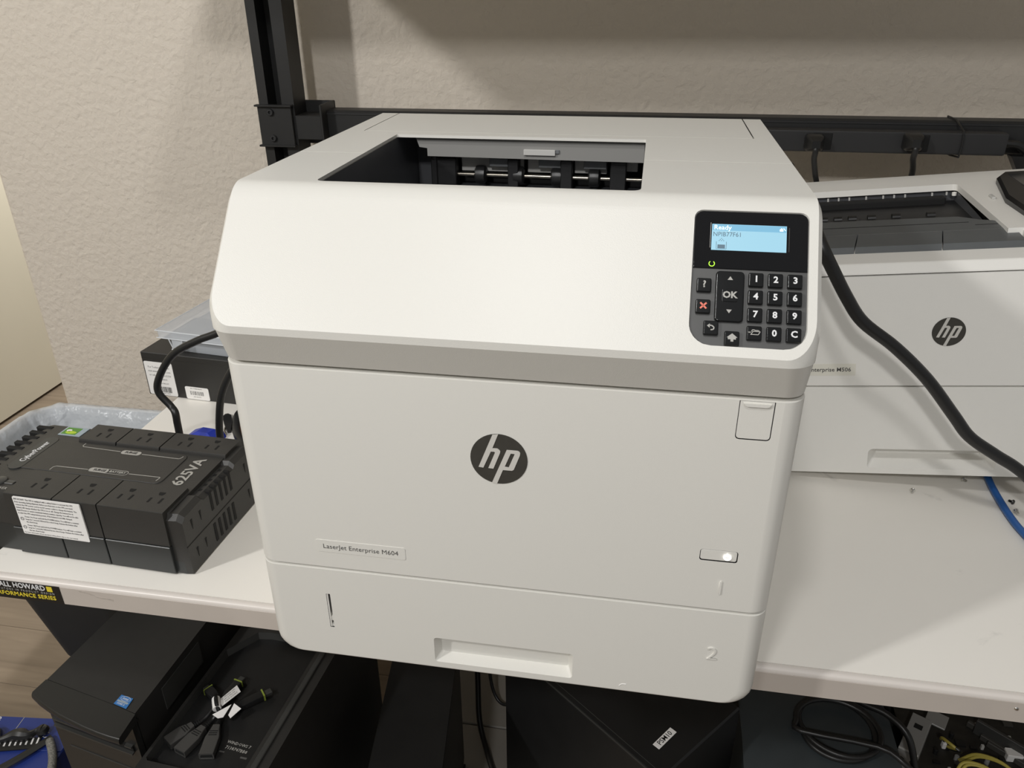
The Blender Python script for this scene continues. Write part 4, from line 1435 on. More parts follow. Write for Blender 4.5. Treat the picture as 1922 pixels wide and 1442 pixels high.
barcode(l1, 0.0180, 0.0420, 0.0065, 0.0160, -0.0006)
text('label_text', '8 40056 10312', 0.0028, INK, l1, front(0.0300, 0.0045, -0.0007), ext=0.00003, res=1)
l2 = obj('paper_label', prism(rrect(0.0660, 0.1060, 0.0006, 0.0215, 0.0025), lambda x, z: (x, 0.0002, z), lambda x, z: (x, -0.0006, z)), PAPER, G)
text('label_text', 'SKU T4480008-P4', 0.0026, INK, l2, front(0.0850, 0.0188, -0.0007), ext=0.00003, res=1)
barcode(l2, 0.0740, 0.0970, 0.0080, 0.0145, -0.0006)
text('label_text', 'S/N 0081772', 0.0024, INK, l2, front(0.0850, 0.0050, -0.0007), ext=0.00003, res=1)

O = thing('organizer_case', 'clear plastic organizer case with latch lying on the black retail box', 'organizer', (-0.5879, 0.4709, 0.0735), R(-6.5))


def tray(x0, x1, y0, y1, z0, z1, tk, dr, r=0.008):
    """open tray with sloped sides"""
    bm = nb()
    o0 = [(x, y, z0) for x, y in rrect(x0 + dr, x1 - dr, y0 + dr, y1 - dr, r, 3)]
    o1 = [(x, y, z1) for x, y in rrect(x0, x1, y0, y1, r, 3)]
    i1 = [(x, y, z1) for x, y in rrect(x0 + tk, x1 - tk, y0 + tk, y1 - tk, r - tk * 0.5, 3)]
    i0 = [(x, y, z0 + tk) for x, y in rrect(x0 + dr + tk, x1 - dr - tk, y0 + dr + tk, y1 - dr - tk, r - tk * 0.5, 3)]
    loft(bm, [o0, o1, i1, i0], True, True)
    return bm


obj('case_base', tray(-0.002, 0.230, 0.0, 0.150, 0.0, 0.0250, 0.0014, 0.005), CLEAR, O)
ldo = obj('case_lid', plate(-0.0120, 0.240, -0.0130, 0.162, 0.0262, 0.0390, 0.006, 4, 0.001), CLEAR, O)
obj('lid_edge', bx(-0.0125, 0.2405, -0.0136, -0.0122, 0.0262, 0.0275, 0.0004, 1), CLEARE, O)
obj('lid_edge', bx(-0.0125, 0.2405, -0.0136, -0.0122, 0.0375, 0.0390, 0.0004, 1), CLEARE, O)
obj('lid_edge', bx(-0.0132, -0.0118, -0.0130, 0.162, 0.0370, 0.0390, 0.0004, 1), CLEARE, O)
bm = nb()
for a_, b_ in (((0.008, 0.0262), (0.010, 0.0100)), ((0.030, 0.0262), (0.028, 0.0100)), ((0.010, 0.0100), (0.028, 0.0100))):
    tube([(a_[0], -0.0125, a_[1]), (b_[0], -0.0095, b_[1])], 0.0010, 6, 1, bm)
obj('latch_frame', bm, CLEARE, O)
obj('latch', bx(0.0105, 0.0275, -0.0110, -0.0092, 0.0110, 0.0260, 0.0006, 1), CLEAR, O)
for xx in (0.06, 0.115, 0.17):
    obj('divider', bx(xx, xx + 0.0012, 0.006, 0.144, 0.002, 0.0235), CLEAR, O)
obj('base_rim', tube([(x, y, 0.0245) for x, y in rrect(-0.002, 0.230, 0.0, 0.150, 0.008, 3)] + [(-0.002, 0.008, 0.0245)], 0.0008, 6, 1), CLEARE, O)

# ------------------------------------------------------------------ waste bin beside the bench
B = thing('waste_bin', 'black waste bin under the left end of the bench', 'waste bin', (-0.78, 0.435, -0.4690))


def ringz(x0, x1, y0, y1, r, z, n=6):
    return [(x, y, z) for x, y in rrect(x0, x1, y0, y1, r, n)]


bm = nb()
loft(bm, [ringz(-0.060 + 0.016, 0.095, -0.085 + 0.012, 0.085, 0.030, 0.0), ringz(-0.066, 0.105, -0.093, 0.092, 0.040, 0.012), ringz(-0.149, 0.130, -0.132, 0.134, 0.055, 0.362),
          ringz(-0.154, 0.134, -0.137, 0.138, 0.058, 0.364), ringz(-0.154, 0.134, -0.137, 0.138, 0.058, 0.369), ringz(-0.146, 0.127, -0.129, 0.131, 0.052, 0.369), ringz(-0.062, 0.101, -0.089, 0.088, 0.036, 0.016)], True, True)
obj('bin_body', bm, BINB, B)
Ln = thing('bin_liner', 'translucent white plastic liner draped over the rim of the waste bin', 'bin liner', (-0.78, 0.435, -0.4690))
random.seed(3)
bm = nb()
rings = []
NL = 96
for z, ins, amp in ((0.325, -0.0105, 0.004), (0.350, -0.0090, 0.003), (0.368, -0.0075, 0.001), (0.3745, -0.003, 0.0008), (0.3740, 0.006, 0.0010), (0.360, 0.0125, 0.0035), (0.325, 0.022, 0.006), (0.270, 0.036, 0.009), (0.200, 0.054, 0.012), (0.09, 0.078, 0.010)):
    base = rrect(-0.154 + ins, 0.134 - ins, -0.137 + ins, 0.138 - ins, max(0.058 - ins * 0.6, 0.01), NL // 4 - 1)
    cxx, cyy = -0.010, 0.0
    rg = []
    for k, (x, y) in enumerate(base):
        a_ = math.atan2(y - cyy, x - cxx)
        wv = math.sin(a_ * 17 + 1.3) * 0.5 + math.sin(a_ * 29 + z * 30) * 0.35 + math.sin(a_ * 47 + 2.0) * 0.25
        d = Vector((x - cxx, y - cyy)).normalized()
        sgn = 1 if ins < 0 else -1
        rg.append((x + d.x * sgn * amp * abs(wv), y + d.y * sgn * amp * abs(wv), z + (0.002 * wv if z > 0.36 else 0)))
    rings.append(rg)
loft(bm, rings, False, False)
obj('liner_sheet', bm, LINER, Ln, ang=60)
K = thing('storage_crate', 'dark crate holding up the waste bin behind the tower', 'crate', (-0.735, 0.430, FLOOR + 0.0005))
obj('crate_body', tray(-0.062, 0.075, -0.070, 0.075, 0.0, 0.278, 0.004, 0.004), BINB, K)
obj('crate_lid', bx(-0.064, 0.077, -0.072, 0.077, 0.2785, 0.2800, 0.0004, 1), BINB, K)

# ------------------------------------------------------------------ computers under the bench
T1 = thing('computer_tower', 'black computer tower with small blue processor sticker, standing at far left under the bench', 'computer', (-0.5640, 0.25, FLOOR + 0.0005))
T1M = Matrix.Translation((0.5640, -0.25, -FLOOR - 0.0005))
tz = -0.25
fr = [(-0.6412, 0.1058), (-0.6245, 0.0973), (-0.6038, 0.0890), (-0.5850, 0.0822), (-0.5654, 0.0768), (-0.5430, 0.0706), (-0.5198, 0.0655), (-0.5040, 0.0628), (-0.4877, 0.0609)]
sd = [(-0.4900, 0.0900), (-0.4815, 0.300), (-0.4775, 0.4250), (-0.6050, 0.4380), (-0.6190, 0.300), (-0.6370, 0.1310)]
zlow = FLOOR + 0.008
bm = nb()
prism([(-0.6370, 0.1310), (-0.5235, 0.1075), (-0.4905, 0.0995)] + sd[1:5], lambda x, y: (x, y, zlow), lambda x, y: (x, y, tz), bm)
obj('case_shell', bm, PCM, T1, M=T1M, ang=15)
bm = nb()
top = fr + [(-0.4890, 0.0980), (-0.5235, 0.1068), (-0.6378, 0.1302)]
cxm = -0.56
face = lambda x: 0.1185 - 0.19 * (x + 0.6412)
low = [(-0.6370 + 0.1450 * k / (len(fr) - 1),) for k in range(len(fr))]
low = [(x[0], face(x[0])) for x in low] + [(-0.4900, 0.0980), (-0.5235, 0.1068), (-0.6370, 0.1302)]
loft(bm, [[(x, y, zlow) for x, y in low], [(x, y, tz - 0.014) for x, y in low], [(x, y + 0.004, tz - 0.012) for x, y in top], [(x, y, tz - 0.0085) for x, y in top], [(x, y - 0.0006, tz - 0.005) for x, y in top], [(x, y + 0.0006, tz - 0.0015) for x, y in top], [(x, y + (0.003 if i_ < len(fr) else 0), tz + 0.0006) for i_, (x, y) in enumerate(top)]])
bz = obj('front_bezel', bm, PCF, T1, M=T1M, ang=50)
fd2 = lambda t_, off, z: (-0.6330 + 0.1330 * t_, face(-0.6330 + 0.1330 * t_) + off, z)
for x0_, x1_, z0, z1, m_, o_ in ((0.02, 0.86, -0.3015, -0.2995, PCE, -0.005), (0.92, 1.0, -0.3015, -0.2995, PCE, -0.005), (0.02, 1.0, -0.3125, -0.3105, PCE, -0.006), (0.02, 1.0, -0.3100, -0.3020, HOLE, -0.002), (0.10, 0.98, -0.3520, -0.3510, PCE, -0.001), (0.80, 0.88, -0.2840, -0.2800, PCE, -0.002)):
    bm = nb()
    loft(bm, [[fd2(q_, 0.004, z0), fd2(q_, o_, z0), fd2(q_, o_, z1), fd2(q_, 0.004, z1)] for q_ in (x0_, x1_)])
    obj('drive_trim', bm, m_, bz, M=T1M)
for xx, yy in ((-0.61, 0.15), (-0.50, 0.12), (-0.59, 0.40), (-0.49, 0.40)):
    obj('case_foot', bx(xx - 0.012, xx + 0.012, yy - 0.012, yy + 0.012, FLOOR + 0.0005, zlow + 0.001, 0.002, 1), RUB, T1, M=T1M)
stk = obj('processor_sticker', prism([(-0.5255, 0.1085), (-0.5050, 0.1035), (-0.5055, 0.1195), (-0.5240, 0.1228)], lambda x, y: (x, y, tz + 0.0004), lambda x, y: (x, y, tz + 0.0011)), STKB, T1, M=T1M)
sM = T1M @ basis((-0.5152, 0.1136, tz + 0.0012), (1, -0.2, 0), (0.2, 1, 0))
obj('sticker_band', bx(-0.0085, 0.0085, -0.0026, 0.0000, 0.0, 0.0001), STKG, stk, M=sM)
text('sticker_text', 'intel', 0.0052, INKW, stk, sM @ Matrix.Translation((0, 0.0038, 0.0)), ext=0.0001)
text('sticker_text', 'CORE i5', 0.0034, INKW, stk, sM @ Matrix.Translation((0, -0.0046, 0.0)), ext=0.0001)
ringp = nb()
for k in range(20):
    a0, a1 = 2 * PI * k / 20, 2 * PI * (k + 1) / 20
    ringp.faces.new([ringp.verts.new(sM @ Vector((rx * math.cos(a_), 0.0038 + ry * math.sin(a_), 0.0001))) for rx, ry, a_ in ((0.0075, 0.0036, a0), (0.0075, 0.0036, a1), (0.0071, 0.0032, a1), (0.0071, 0.0032, a0))])
obj('sticker_ring', ringp, INKW, stk)
# licence label on the right side of the tower
obj('licence_label', prism([(0.150, -0.262), (0.235, -0.262), (0.235, -0.300), (0.150, -0.300)], lambda y, z: (-0.4882 + (y - 0.15) * 0.05, y, z), lambda y, z: (-0.4870 + (y - 0.15) * 0.05, y, z)), PCE, T1, M=T1M)

# second tower with recessed side facing up
T2 = thing('desktop_computer', 'black computer with sunken top panel holding the display adapters', 'computer', (-0.4795, 0.060, FLOOR + 0.0005), R(-4))
tz2 = -0.30 - FLOOR - 0.0005
RC = hol(0.0045, 0.1340, 0.0150, 0.2480, (0.004, 0.004, 0.004, 0.046), 1)
bm = nb()
oc = hol(0.0, 0.162, 0.0, 0.360, 0.002, 2)
holed(bm, lambda a, b: (a, b, tz2), oc, [RC])
wall(bm, hloop(oc), lambda a, b: (a, b, tz2), lambda a, b: (a, b, 0.006), True)
obj('case_shell', bm, PCM, T2, ang=20)
bm = nb()
strip(bm, hloop(RC), lambda a, b: (a, b, tz2), lambda a, b: (0.075 + (a - 0.075) * 0.985, 0.13 + (b - 0.13) * 0.985, tz2 - 0.012), True)
obj('recess_wall', bm, PCE, T2, ang=15)
obj('recess_floor', prism(hloop(RC), lambda a, b: (0.075 + (a - 0.075) * 0.985, 0.13 + (b - 0.13) * 0.985, tz2 - 0.013), lambda a, b: (0.075 + (a - 0.075) * 0.985, 0.13 + (b - 0.13) * 0.985, tz2 - 0.0118)), PCD, T2)
obj('front_trim', bx(0.001, 0.161, -0.0015, 0.0015, tz2 - 0.012, tz2 + 0.0012, 0.0006, 1), PCE, T2)
obj('top_ridge', bx(0.1405, 0.1485, 0.004, 0.358, tz2 - 0.0005, tz2 + 0.0035, 0.001, 1), PCE, T2)
for xx, yy in ((0.02, 0.03), (0.148, 0.03), (0.02, 0.33), (0.148, 0.33)):
    obj('case_foot', bx(xx - 0.010, xx + 0.010, yy - 0.012, yy + 0.012, 0.0, 0.0075, 0.002, 1), RUB, T2)
RFZ = tz2 - 0.0118
text('label_text', 'WINDOWS 7', 0.0058, INKS, T2, Matrix.Translation((0.1015, 0.0700, RFZ + 0.0001)) @ Matrix.Rotation(R(-3), 4, 'Z'), ext=0.0001, res=1)
text('label_text', '7138747BB8', 0.0062, INKS, T2, Matrix.Translation((0.1020, 0.0620, RFZ + 0.0001)) @ Matrix.Rotation(R(-3), 4, 'Z'), ext=0.0001, res=1)
obj('label_bar', bx(0.082, 0.089, 0.0545, 0.0565, RFZ, RFZ + 0.0002), INK, T2)
obj('label_bar', bx(0.113, 0.122, 0.0520, 0.0545, RFZ, RFZ + 0.0002), INK, T2)

# display adapters: connector, cord, small plug
AZ = -0.30 - 0.0117


def adapter(label, p0, p1, mid, q0, q1, lift=0.0, tagp=None):
    """p0 open end of the big connector, p1 its neck, q0-q1 the small plug"""
    a_ = thing('display_adapter', label, 'adapter', (p0[0], p0[1], AZ), group='display adapters on the sunken panel')
    T = Matrix.Translation((-p0[0], -p0[1], -AZ))
    d = Vector((p1[0] - p0[0], p1[1] - p0[1], 0))
    L_ = d.length
    M1 = T @ basis((p0[0], p0[1], AZ + 0.0004), d, (-d.y, d.x, 0))
    bm = nb()
    loft(bm, [[(x, y * s, z) for y, z in rrect(-0.0095, 0.0095, 0.0, 0.0105, 0.0018, 2)] for x, s in ((0.0, 1.0), (L_ * 0.58, 1.0), (L_ * 0.86, 0.62), (L_, 0.50))])
    body = obj('connector', bm, CONN, a_, M=M1, ang=25)
    bm = nb()
    loft(bm, [[(x, y, z) for y, z in ((-0.0075, 0.003), (0.0075, 0.003), (0.0075, 0.0065), (0.0060, 0.0080), (-0.0075, 0.0080))] for x in (-0.0003, 0.003)])
    obj('socket', bm, HOLE, body, M=M1)
    obj('socket_lip', bx(-0.0006, 0.0002, -0.0072, 0.0072, 0.0022, 0.0032), CHROME, body, M=M1)
    for k in range(3):
        obj('grip_rib', bx(L_ * 0.62 + k * 0.0030, L_ * 0.62 + k * 0.0030 + 0.0009, -0.0052, 0.0052, 0.0102, 0.0112), DARK, body, M=M1)
    bm = nb()
    for k in range(4):
        lathe([(0, -0.0008), (0.0042 - k * 0.0004, -0.0008), (0.0042 - k * 0.0004, 0.0008), (0, 0.0008)], 10, bm, M=Matrix.Translation((L_ + 0.002 + k * 0.0030, 0, 0.0055)) @ Matrix.Rotation(PI / 2, 4, 'Y'))
    obj('strain_relief', bm, RUB, a_, M=M1)['kind'] = 'stuff'
    dn = d.normalized()
    path = [(p1[0] - dn.x * 0.004, p1[1] - dn.y * 0.004, AZ + 0.0058), (p1[0] + dn.x * 0.014, p1[1] + dn.y * 0.014, AZ + 0.0058)] + [(x, y, AZ + z) for x, y, z in mid] + [(q0[0], q0[1], AZ + 0.0058)]
    obj('cord', tube(path, 0.0026, 8, 5), RUB, a_, M=T)
    e = Vector((q1[0] - q0[0], q1[1] - q0[1], 0))
    M2 = T @ basis((q0[0], q0[1], AZ + 0.0004 + lift), e, (-e.y, e.x, 0))
    Le = e.length
    pg = obj('plug', loft(nb(), [[(x, y * s, 0.005 + (z - 0.005) * s) for y, z in rrect(-0.0062, 0.0062, 0.0005, 0.0095, 0.0015, 2)] for x, s in ((-0.004, 0.55), (0.003, 0.85), (0.008, 1.0), (Le * 0.78, 1.0))]), RUB, a_, M=M2, ang=25)
    obj('plug_band', bx(Le * 0.78, Le * 0.83, -0.0066, 0.0066, 0.0003, 0.0099), GREENB, pg, M=M2)
    obj('plug_tip', bx(Le * 0.83, Le * 1.08, -0.0042, 0.0042, 0.0028, 0.0078, 0.0006, 1), PCE, pg, M=M2)
    return a_, T


a1, _ = adapter('display adapter at left of the three, big connector pointing left', (-0.4620, 0.1055), (-0.4430, 0.1350), [(-0.4310, 0.1560, 0.008), (-0.4270, 0.1750, 0.012)], (-0.4250, 0.1850), (-0.4170, 0.2190))
a2, _ = adapter('display adapter in the middle of the three, lying on the sunken panel', (-0.4395, 0.0955), (-0.4275, 0.1340), [(-0.4200, 0.1540, 0.009), (-0.4100, 0.1670, 0.009)], (-0.4000, 0.1740), (-0.3690, 0.2040))
a3, T3 = adapter('display adapter at right of the three, with white paper tag on its cord', (-0.4030, 0.0955), (-0.4115, 0.1390), [(-0.4190, 0.1580, 0.025), (-0.4280, 0.1720, 0.022)], (-0.4370, 0.1840), (-0.4580, 0.1965))
AT = 0.019


def tagpiece(name, P_):
    return obj(name, loft(nb(), [[(x, y, -0.292 + z) for x, y, z in P_], [(x, y, -0.2915 + z) for x, y, z in P_]]), PAPER, a3, M=T3)


tgo = tagpiece('paper_tag', [(-0.4220, 0.1686, 0.0), (-0.4130, 0.1603, 0.0), (-0.3993, 0.1858, 0.001), (-0.4095, 0.1952, 0.001)])
tagpiece('paper_tag', [(-0.4014, 0.1526, -0.006), (-0.3962, 0.1483, -0.006), (-0.3877, 0.1627, -0.003), (-0.4010, 0.1693, -0.003)])
tagpiece('paper_tag', [(-0.4207, 0.1477, -0.003), (-0.4113, 0.1441, -0.004), (-0.4052, 0.1468, -0.004), (-0.4028, 0.1655, -0.001)])
obj('tag_wrap', tube([(-0.4270, 0.1700, AZ + 0.020), (-0.4220, 0.1620, AZ + 0.020), (-0.4180, 0.1555, AZ + 0.019)], 0.0056, 10, 4), PAPER, a3, M=T3)
tM = T3 @ basis((-0.4110, 0.1775, -0.2912), (0.0132, 0.0254, 0.001), (-0.0095, 0.0088, 0.0))
for k, s_ in enumerate(('GC-MDP2DP 0075', 'DP1.2 V02-100', 'MADE 20150817')):
    text('tag_text', s_, 0.0031, INK, tgo, tM @ Matrix.Translation((0, 0.0036 - 0.0036 * k, 0.0004)), ext=0.00003, res=1, sx=0.9)


def plain_pc(name, label, corners, ztop, zbot, m=PCD, grille=True, extra=None):
    """tower given by its four top corners (front-left, front-right, back-right, back-left)"""
    c = Vector(corners[0]) * 0.5 + Vector(corners[2]) * 0.5
    t_ = thing(name, label, 'computer', (c.x, c.y, zbot))
    T = Matrix.Translation((-c.x, -c.y, -zbot))
    sc = lambda k, p: (c.x + (p[0] - c.x) * k, c.y + (p[1] - c.y) * k)
    bm = nb()
    loft(bm, [[(*sc(0.99, p), zbot + 0.006) for p in corners], [(*p, zbot + 0.010) for p in corners], [(*p, ztop - 0.003) for p in corners], [(*sc(0.985, p), ztop) for p in corners]])
    obj('case_shell', bm, m, t_, M=T, ang=20)
    for p in corners:
        q = sc(0.85, p)
        obj('case_foot', bx(q[0] - 0.01, q[0] + 0.01, q[1] - 0.01, q[1] + 0.01, zbot, zbot + 0.007, 0.001, 1), RUB, t_, M=T)
    a_, b_ = Vector(corners[0]), Vector(corners[1])
    d = (b_ - a_)
    n_ = Vector((d.y, -d.x)).normalized()
    if grille:
        fM = T @ basis((a_.x, a_.y, ztop), (d.x, d.y, 0), (0, 0, 1))
        bzl = obj('front_bezel', bx(0.002, d.length - 0.002, -(ztop - zbot) + 0.012, -0.004, -0.002, 0.006, 0.002, 2), PCF, t_, M=fM)
        for k in range(3):
            obj('drive_trim', bx(0.008, d.length - 0.008, -0.040 - k * 0.042, -0.038 - k * 0.042, 0.005, 0.0068), PCE, bzl, M=fM)
    return t_, T


plain_pc('slim_computer', 'black slim computer upright under the middle of the bench, pale floor on its right', [(-0.2250, 0.1550), (-0.1225, 0.1700), (-0.1560, 0.4200), (-0.2585, 0.4060)], -0.40, -0.6792)
t4, T4 = plain_pc('labelled_computer', 'black computer turned at an angle with small white PSM10 label on top', [(-0.0723, 0.3853), (0.1650, 0.1886), (0.2750, 0.3210), (0.0380, 0.5180)], -0.35, -0.6792, grille=False)
ls_ = T4 @ basis(((0.1544 + 0.1864) / 2, (0.2399 + 0.2648) / 2, -0.35), (0.0235, 0.0314, 0), (-0.0314, 0.0235, 0))
lab = obj('paper_label', bx(-0.0196, 0.0196, -0.0054, 0.0054, 0.0001, 0.0006, 0.0002, 1), PAPER, t4, M=ls_)
text('label_text', 'PSM10', 0.0098, INKB, lab, ls_ @ Matrix.Translation((0, 0, 0.0007)), bold=0.0001, ext=0.00005, sx=1.02)
e_ = T4 @ basis((0.0460, 0.2866, -0.35), (0.2373, -0.1967, 0), (0.1967, 0.2373, 0))
obj('top_seam', bx(-0.15, 0.145, 0.0080, 0.0088, 0.0, 0.0004), PCE, t4, M=e_)
obj('edge_trim', bx(-0.15, 0.150, -0.0005, 0.0010, -0.0025, -0.0005), PCE, t4, M=e_)

# dark grey case at right with cable coil, open computer beside it
t5 = thing('computer_case', 'dark grey rounded computer case under the right half of the bench', 'computer', (0.37, 0.36, -0.6795))
bm = nb()
T5 = Matrix.Translation((-0.37, -0.36, 0.6795))
loft(bm, [[(x, y, z) for y, z in ((0.210, -0.67), (0.205, -0.520), (0.225, -0.470), (0.270, -0.435), (0.330, -0.420), (0.400, -0.418), (0.460, -0.430), (0.500, -0.460), (0.500, -0.67))] for x in (0.287, 0.290, 0.500, 0.504)])
obj('case_shell', bm, CASEG, t5, M=T5, ang=45)
for xx in (0.31, 0.48):
    obj('case_foot', bx(xx - 0.012, xx + 0.012, 0.225, 0.49, -0.6795, -0.668, 0.002, 1), RUB, t5, M=T5)
obj('case_vent', bx(0.30, 0.49, 0.2032, 0.2062, -0.60, -0.596), HOLE, t5, M=T5)
coil = []
for k in range(37):
    a_ = R(200 + 20 * k)
    r_ = 0.052 + 0.004 * math.sin(a_ * 1.7)
    coil.append((0.4240 + r_ * 1.05 * math.cos(a_), 0.3620 + r_ * 0.92 * math.sin(a_), -0.4130 + 0.0035 * (k / 18.0) + 0.003 * math.sin(a_)))
coil += [(0.470, 0.330, -0.402), (0.500, 0.310, -0.404), (0.530, 0.300, -0.430), (0.560, 0.290, -0.480)]
cable('coiled_cable', 'black cable coiled on top of the dark grey case', coil, 0.0042, RUB, n=8, sub=3)
cable('loose_cable', 'black cable running over the dark grey case towards the open computer', [(0.415, 0.470, -0.424), (0.440, 0.435, -0.410), (0.470, 0.412, -0.409), (0.500, 0.395, -0.408), (0.525, 0.370, -0.420), (0.540, 0.345, -0.47)], 0.0050, RUB, n=8)

OP = thing('open_computer', 'open computer with bare circuit board and yellow wires at bottom right', 'computer', (0.68, 0.42, -0.6795))
TO = Matrix.Translation((-0.68, -0.42, 0.6795))


def op(name, bm, m, par=OP, **k):
    return obj(name, bm, m, par, M=TO, **k)


bm = nb()
box(bm, 0.535, 1.00, 0.30, 0.56, -0.6795, -0.672)
box(bm, 0.535, 1.00, 0.556, 0.56, -0.672, -0.480)
box(bm, 0.996, 1.00, 0.30, 0.556, -0.672, -0.480)
box(bm, 0.535, 1.00, 0.30, 0.304, -0.672, -0.520)
op('case_tray', bm, PCE)
board = op('circuit_board', bx(0.560, 0.985, 0.315, 0.550, -0.5220, -0.5200), PCB)
op('board_spacer', bx(0.600, 0.950, 0.340, 0.530, -0.672, -0.522), PCD)
random.seed(5)
for k in range(70):
    x, y = random.uniform(0.585, 0.960), random.uniform(0.325, 0.540)
    w, d, h = random.choice(((0.006, 0.006, 0.004), (0.010, 0.005, 0.003), (0.004, 0.004, 0.008), (0.014, 0.012, 0.003)))
    op('board_chip', bx(x, x + w, y, y + d, -0.520, -0.520 + h), random.choice((CHIP, PCD, DARK, INNER if h > 0.005 else CHIP)), board)
for k in range(10):
    x, y = random.uniform(0.60, 0.72), random.uniform(0.36, 0.50)
    op('capacitor', lathe([(0, 0), (0.0035, 0), (0.0035, 0.009), (0.003, 0.0098), (0, 0.0098)], 12, M=Matrix.Translation((x, y, -0.520))), random.choice((ALU, PCD)), board)
for k in range(4):
    x0_, y0_ = 0.668 + 0.006 * k, 0.499 - 0.012 * k
    bm = nb()
    d = Vector((0.062, -0.050, 0)).normalized()
    mm = basis((x0_, y0_, -0.520), d, (-d.y, d.x, 0))
    box(bm, 0, 0.120, -0.003, 0.003, 0, 0.010 + (0.018 if k == 1 else 0), 0.0006, 1, M=mm)
    op('memory_slot', bm, CHIP if k != 1 else PCE, board)
op('white_header', bx(0.705, 0.728, 0.436, 0.452, -0.520, -0.506, 0.001, 1), PAPER, board)
op('white_header', bx(0.614, 0.620, 0.444, 0.452, -0.520, -0.508, 0.001, 1), PAPER, board)
for path in ([(0.612, 0.452, -0.506), (0.606, 0.435, -0.486), (0.618, 0.418, -0.484), (0.628, 0.430, -0.500), (0.622, 0.445, -0.514)],
             [(0.630, 0.420, -0.512), (0.650, 0.418, -0.492), (0.680, 0.405, -0.488), (0.705, 0.385, -0.500), (0.715, 0.370, -0.515)],
             [(0.612, 0.385, -0.512), (0.625, 0.398, -0.490), (0.655, 0.392, -0.488), (0.672, 0.378, -0.500), (0.68, 0.365, -0.514)]):
    op('yellow_wire', tube(path, 0.0024, 8, 5), YEL)
    op('yellow_wire', tube([(x + 0.004, y - 0.003, z - 0.001) for x, y, z in path], 0.0022, 8, 5), YEL if random.random() > 0.4 else RUB)
# aluminium drive bracket
bd = Vector((0.0580, 0.1045, 0)).normalized()
bmx = basis((0.530, 0.372, -0.492), bd, (-bd.y, bd.x, 0))
bm = nb()
box(bm, -0.02, 0.120, -0.014, 0.014, 0.0, 0.002, 0.0006, 1, M=bmx)
box(bm, 0.120, 0.150, -0.034, -0.004, -0.006, -0.003, 0.0006, 1, M=bmx)
box(bm, -0.02, 0.120, -0.015, -0.0130, -0.028, 0.001, M=bmx)
op('drive_bracket', bm, ALU)
op('bracket_fold', box(nb(), 0.036, 0.0385, -0.014, 0.014, 0.0018, 0.0036, M=bmx), INNER)
op('bracket_hole', box(nb(), 0.090, 0.100, -0.006, 0.006, 0.0016, 0.0024, M=bmx), HOLE)
text('bracket_text', 'O S', 0.016, INKB, OP, TO @ bmx @ Matrix.Translation((0.016, 0.0, 0.0022)) @ Matrix.Rotation(R(-90), 4, 'Z'), ext=0.0001)
w_ = thing('blue_connector', 'dark blue plastic connector shell beside the aluminium bracket, right under the bench', 'connector', (0.545, 0.515, -0.4170))
obj('connector_body', bx(-0.030, 0.022, -0.020, 0.018, -0.012, 0.012, 0.003, 2), BLUE, w_)
obj('connector_collar', bx(0.022, 0.034, -0.014, 0.012, -0.009, 0.009, 0.002, 1), PCF, w_)
obj('connector_cord', tube([(-0.030, 0, 0), (-0.05, 0.006, -0.012), (-0.075, 0.010, -0.022), (-0.10, 0.02, -0.033)], 0.005), RUB, w_)

# loose cables between the computers
cable('floor_cable', 'black cable hanging in the pale gap between two computers', [(-0.1620, 0.560, -0.420), (-0.1500, 0.520, -0.560), (-0.1400, 0.480, -0.640), (-0.1180, 0.440, -0.6725), (-0.0950, 0.395, -0.6745), (-0.0700, 0.360, -0.6745)], 0.0052, RUB, n=8)
cable('floor_cable', 'thin black cable looping in the pale gap between two computers', [(-0.1480, 0.600, -0.440), (-0.1420, 0.580, -0.590), (-0.1300, 0.560, -0.650), (-0.1080, 0.545, -0.668), (-0.0800, 0.545, -0.650), (-0.0600, 0.560, -0.600)], 0.0032, RUB, n=8)

# ------------------------------------------------------------------ blue box on the floor, left
BB = thing('blue_box', 'blue cardboard box with white lettering on the floor at lower left', 'box', (-0.90, 0.20, FLOOR + 0.0005), R(6))
obj('carton', bx(-0.24, 0.085, -0.06, 0.125, 0.0, 0.148, 0.002, 2), BLUEC, BB)
obj('carton_flap', bx(-0.239, 0.084, 0.060, 0.1245, 0.1480, 0.1494, 0.0005, 1), BLUEC, BB)
text('box_text', 'ge', 0.020, INKW, BB, Matrix.Translation((-0.070, 0.1195, 0.1496)) @ Matrix.Rotation(R(8), 4, 'Z'), ext=0.0001)
text('box_text', 'C', 0.016, INKW, BB, Matrix.Translation((0.038, 0.0895, 0.1496)) @ Matrix.Rotation(R(8), 4, 'Z'), ext=0.0001)
obj('box_crease', bx(-0.0225, -0.0215, 0.062, 0.1245, 0.1492, 0.1497), INKS, BB)
w_ = thing('cable_bundle', 'dark crumpled cable lying on the blue box', 'cable', (-0.905, 0.282, -0.6015))
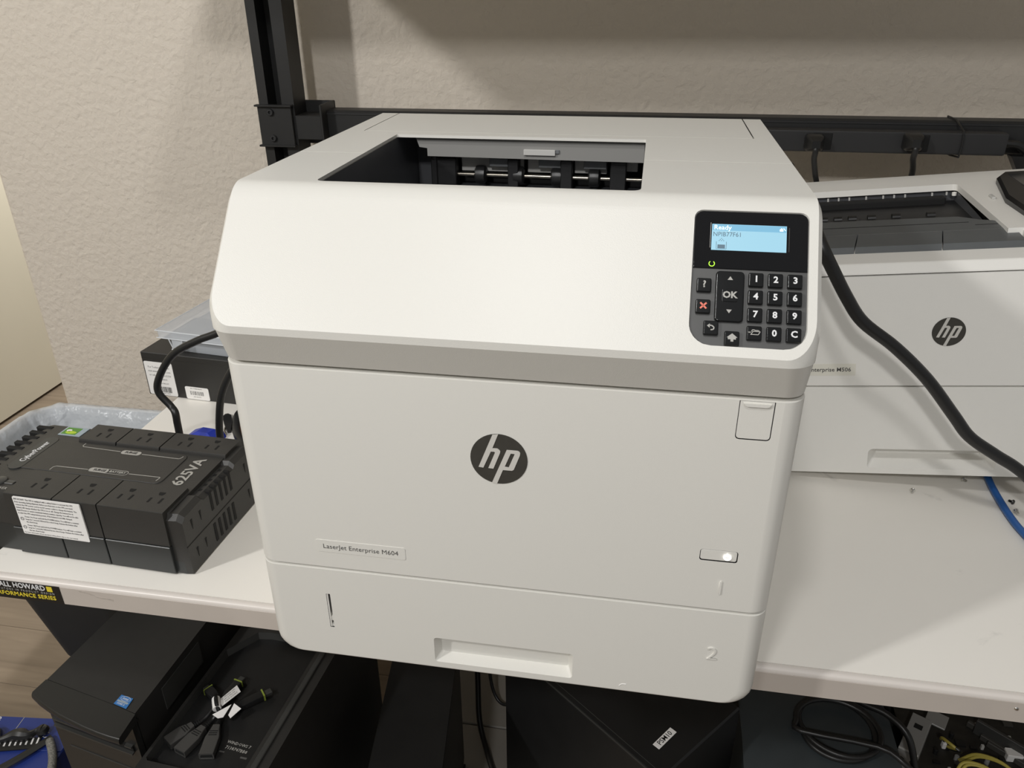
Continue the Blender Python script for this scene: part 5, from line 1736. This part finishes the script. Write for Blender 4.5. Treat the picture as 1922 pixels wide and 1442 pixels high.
obj('bundle_cord', tube([(-0.080, -0.020, 0.010), (-0.050, -0.004, 0.010), (-0.032, -0.016, 0.010), (-0.010, -0.004, 0.012), (0.012, -0.001, 0.012), (0.022, 0.010, 0.012), (0.030, 0.012, 0.011)], 0.0085, RUB and 10, 5, rfun=lambda t_: 0.0085 + 0.003 * math.sin(t_ * 14)), RUB, w_)
obj('bundle_end', lathe([(0, -0.008), (0.008, -0.006), (0.011, 0.0), (0.008, 0.006), (0, 0.008)], 12, M=Matrix.Translation((0.031, 0.012, 0.013))), RUB, w_)
st = thing('braided_strap', 'black strap with slanting white stripes across the blue box', 'strap', (-0.90, 0.263, -0.6005))
N0 = (-0.110, -0.022)
N1 = (0.030, 0.014)
obj('strap_band', loft(nb(), [[(x + a * 0.25, y - a * 0.97, z) for a, z in ((-0.010, 0.002), (0.012, 0.002), (0.012, 0.004), (-0.010, 0.004))] for x, y in (N0, N1)]), BINB, st)
for k in range(16):
    f_ = (k + 0.5) / 16
    x, y = N0[0] + (N1[0] - N0[0]) * f_, N0[1] + (N1[1] - N0[1]) * f_
    obj('strap_stripe', loft(nb(), [[(x - 0.0030, y + 0.0085, z), (x - 0.0002, y + 0.0090, z), (x + 0.0042, y - 0.0030, z), (x + 0.0014, y - 0.0036, z)] for z in (0.0041, 0.0046)]), PAPER, st)
w_ = thing('mesh_sleeve', 'grey braided mesh sleeve lying beside the tower front', 'sleeve', (-0.826, 0.250, -0.6005))
obj('sleeve_tube', tube([(-0.025, 0.030, 0.007), (-0.005, 0.010, 0.008), (0.014, -0.016, 0.008), (0.035, -0.060, 0.008)], 0.0068, 12, 6), mat('mesh_grey', (120, 118, 112), 0.5, noise=0.6, nscale=420), w_)
cable('black_strap', 'flat black strap crossing the blue box beside the mesh sleeve', [(-0.853, 0.288, -0.594), (-0.868, 0.262, -0.5945), (-0.890, 0.228, -0.594), (-0.930, 0.180, -0.594), (-0.99, 0.12, -0.594)], 0.0070, BINB, n=8, flat=0.45)
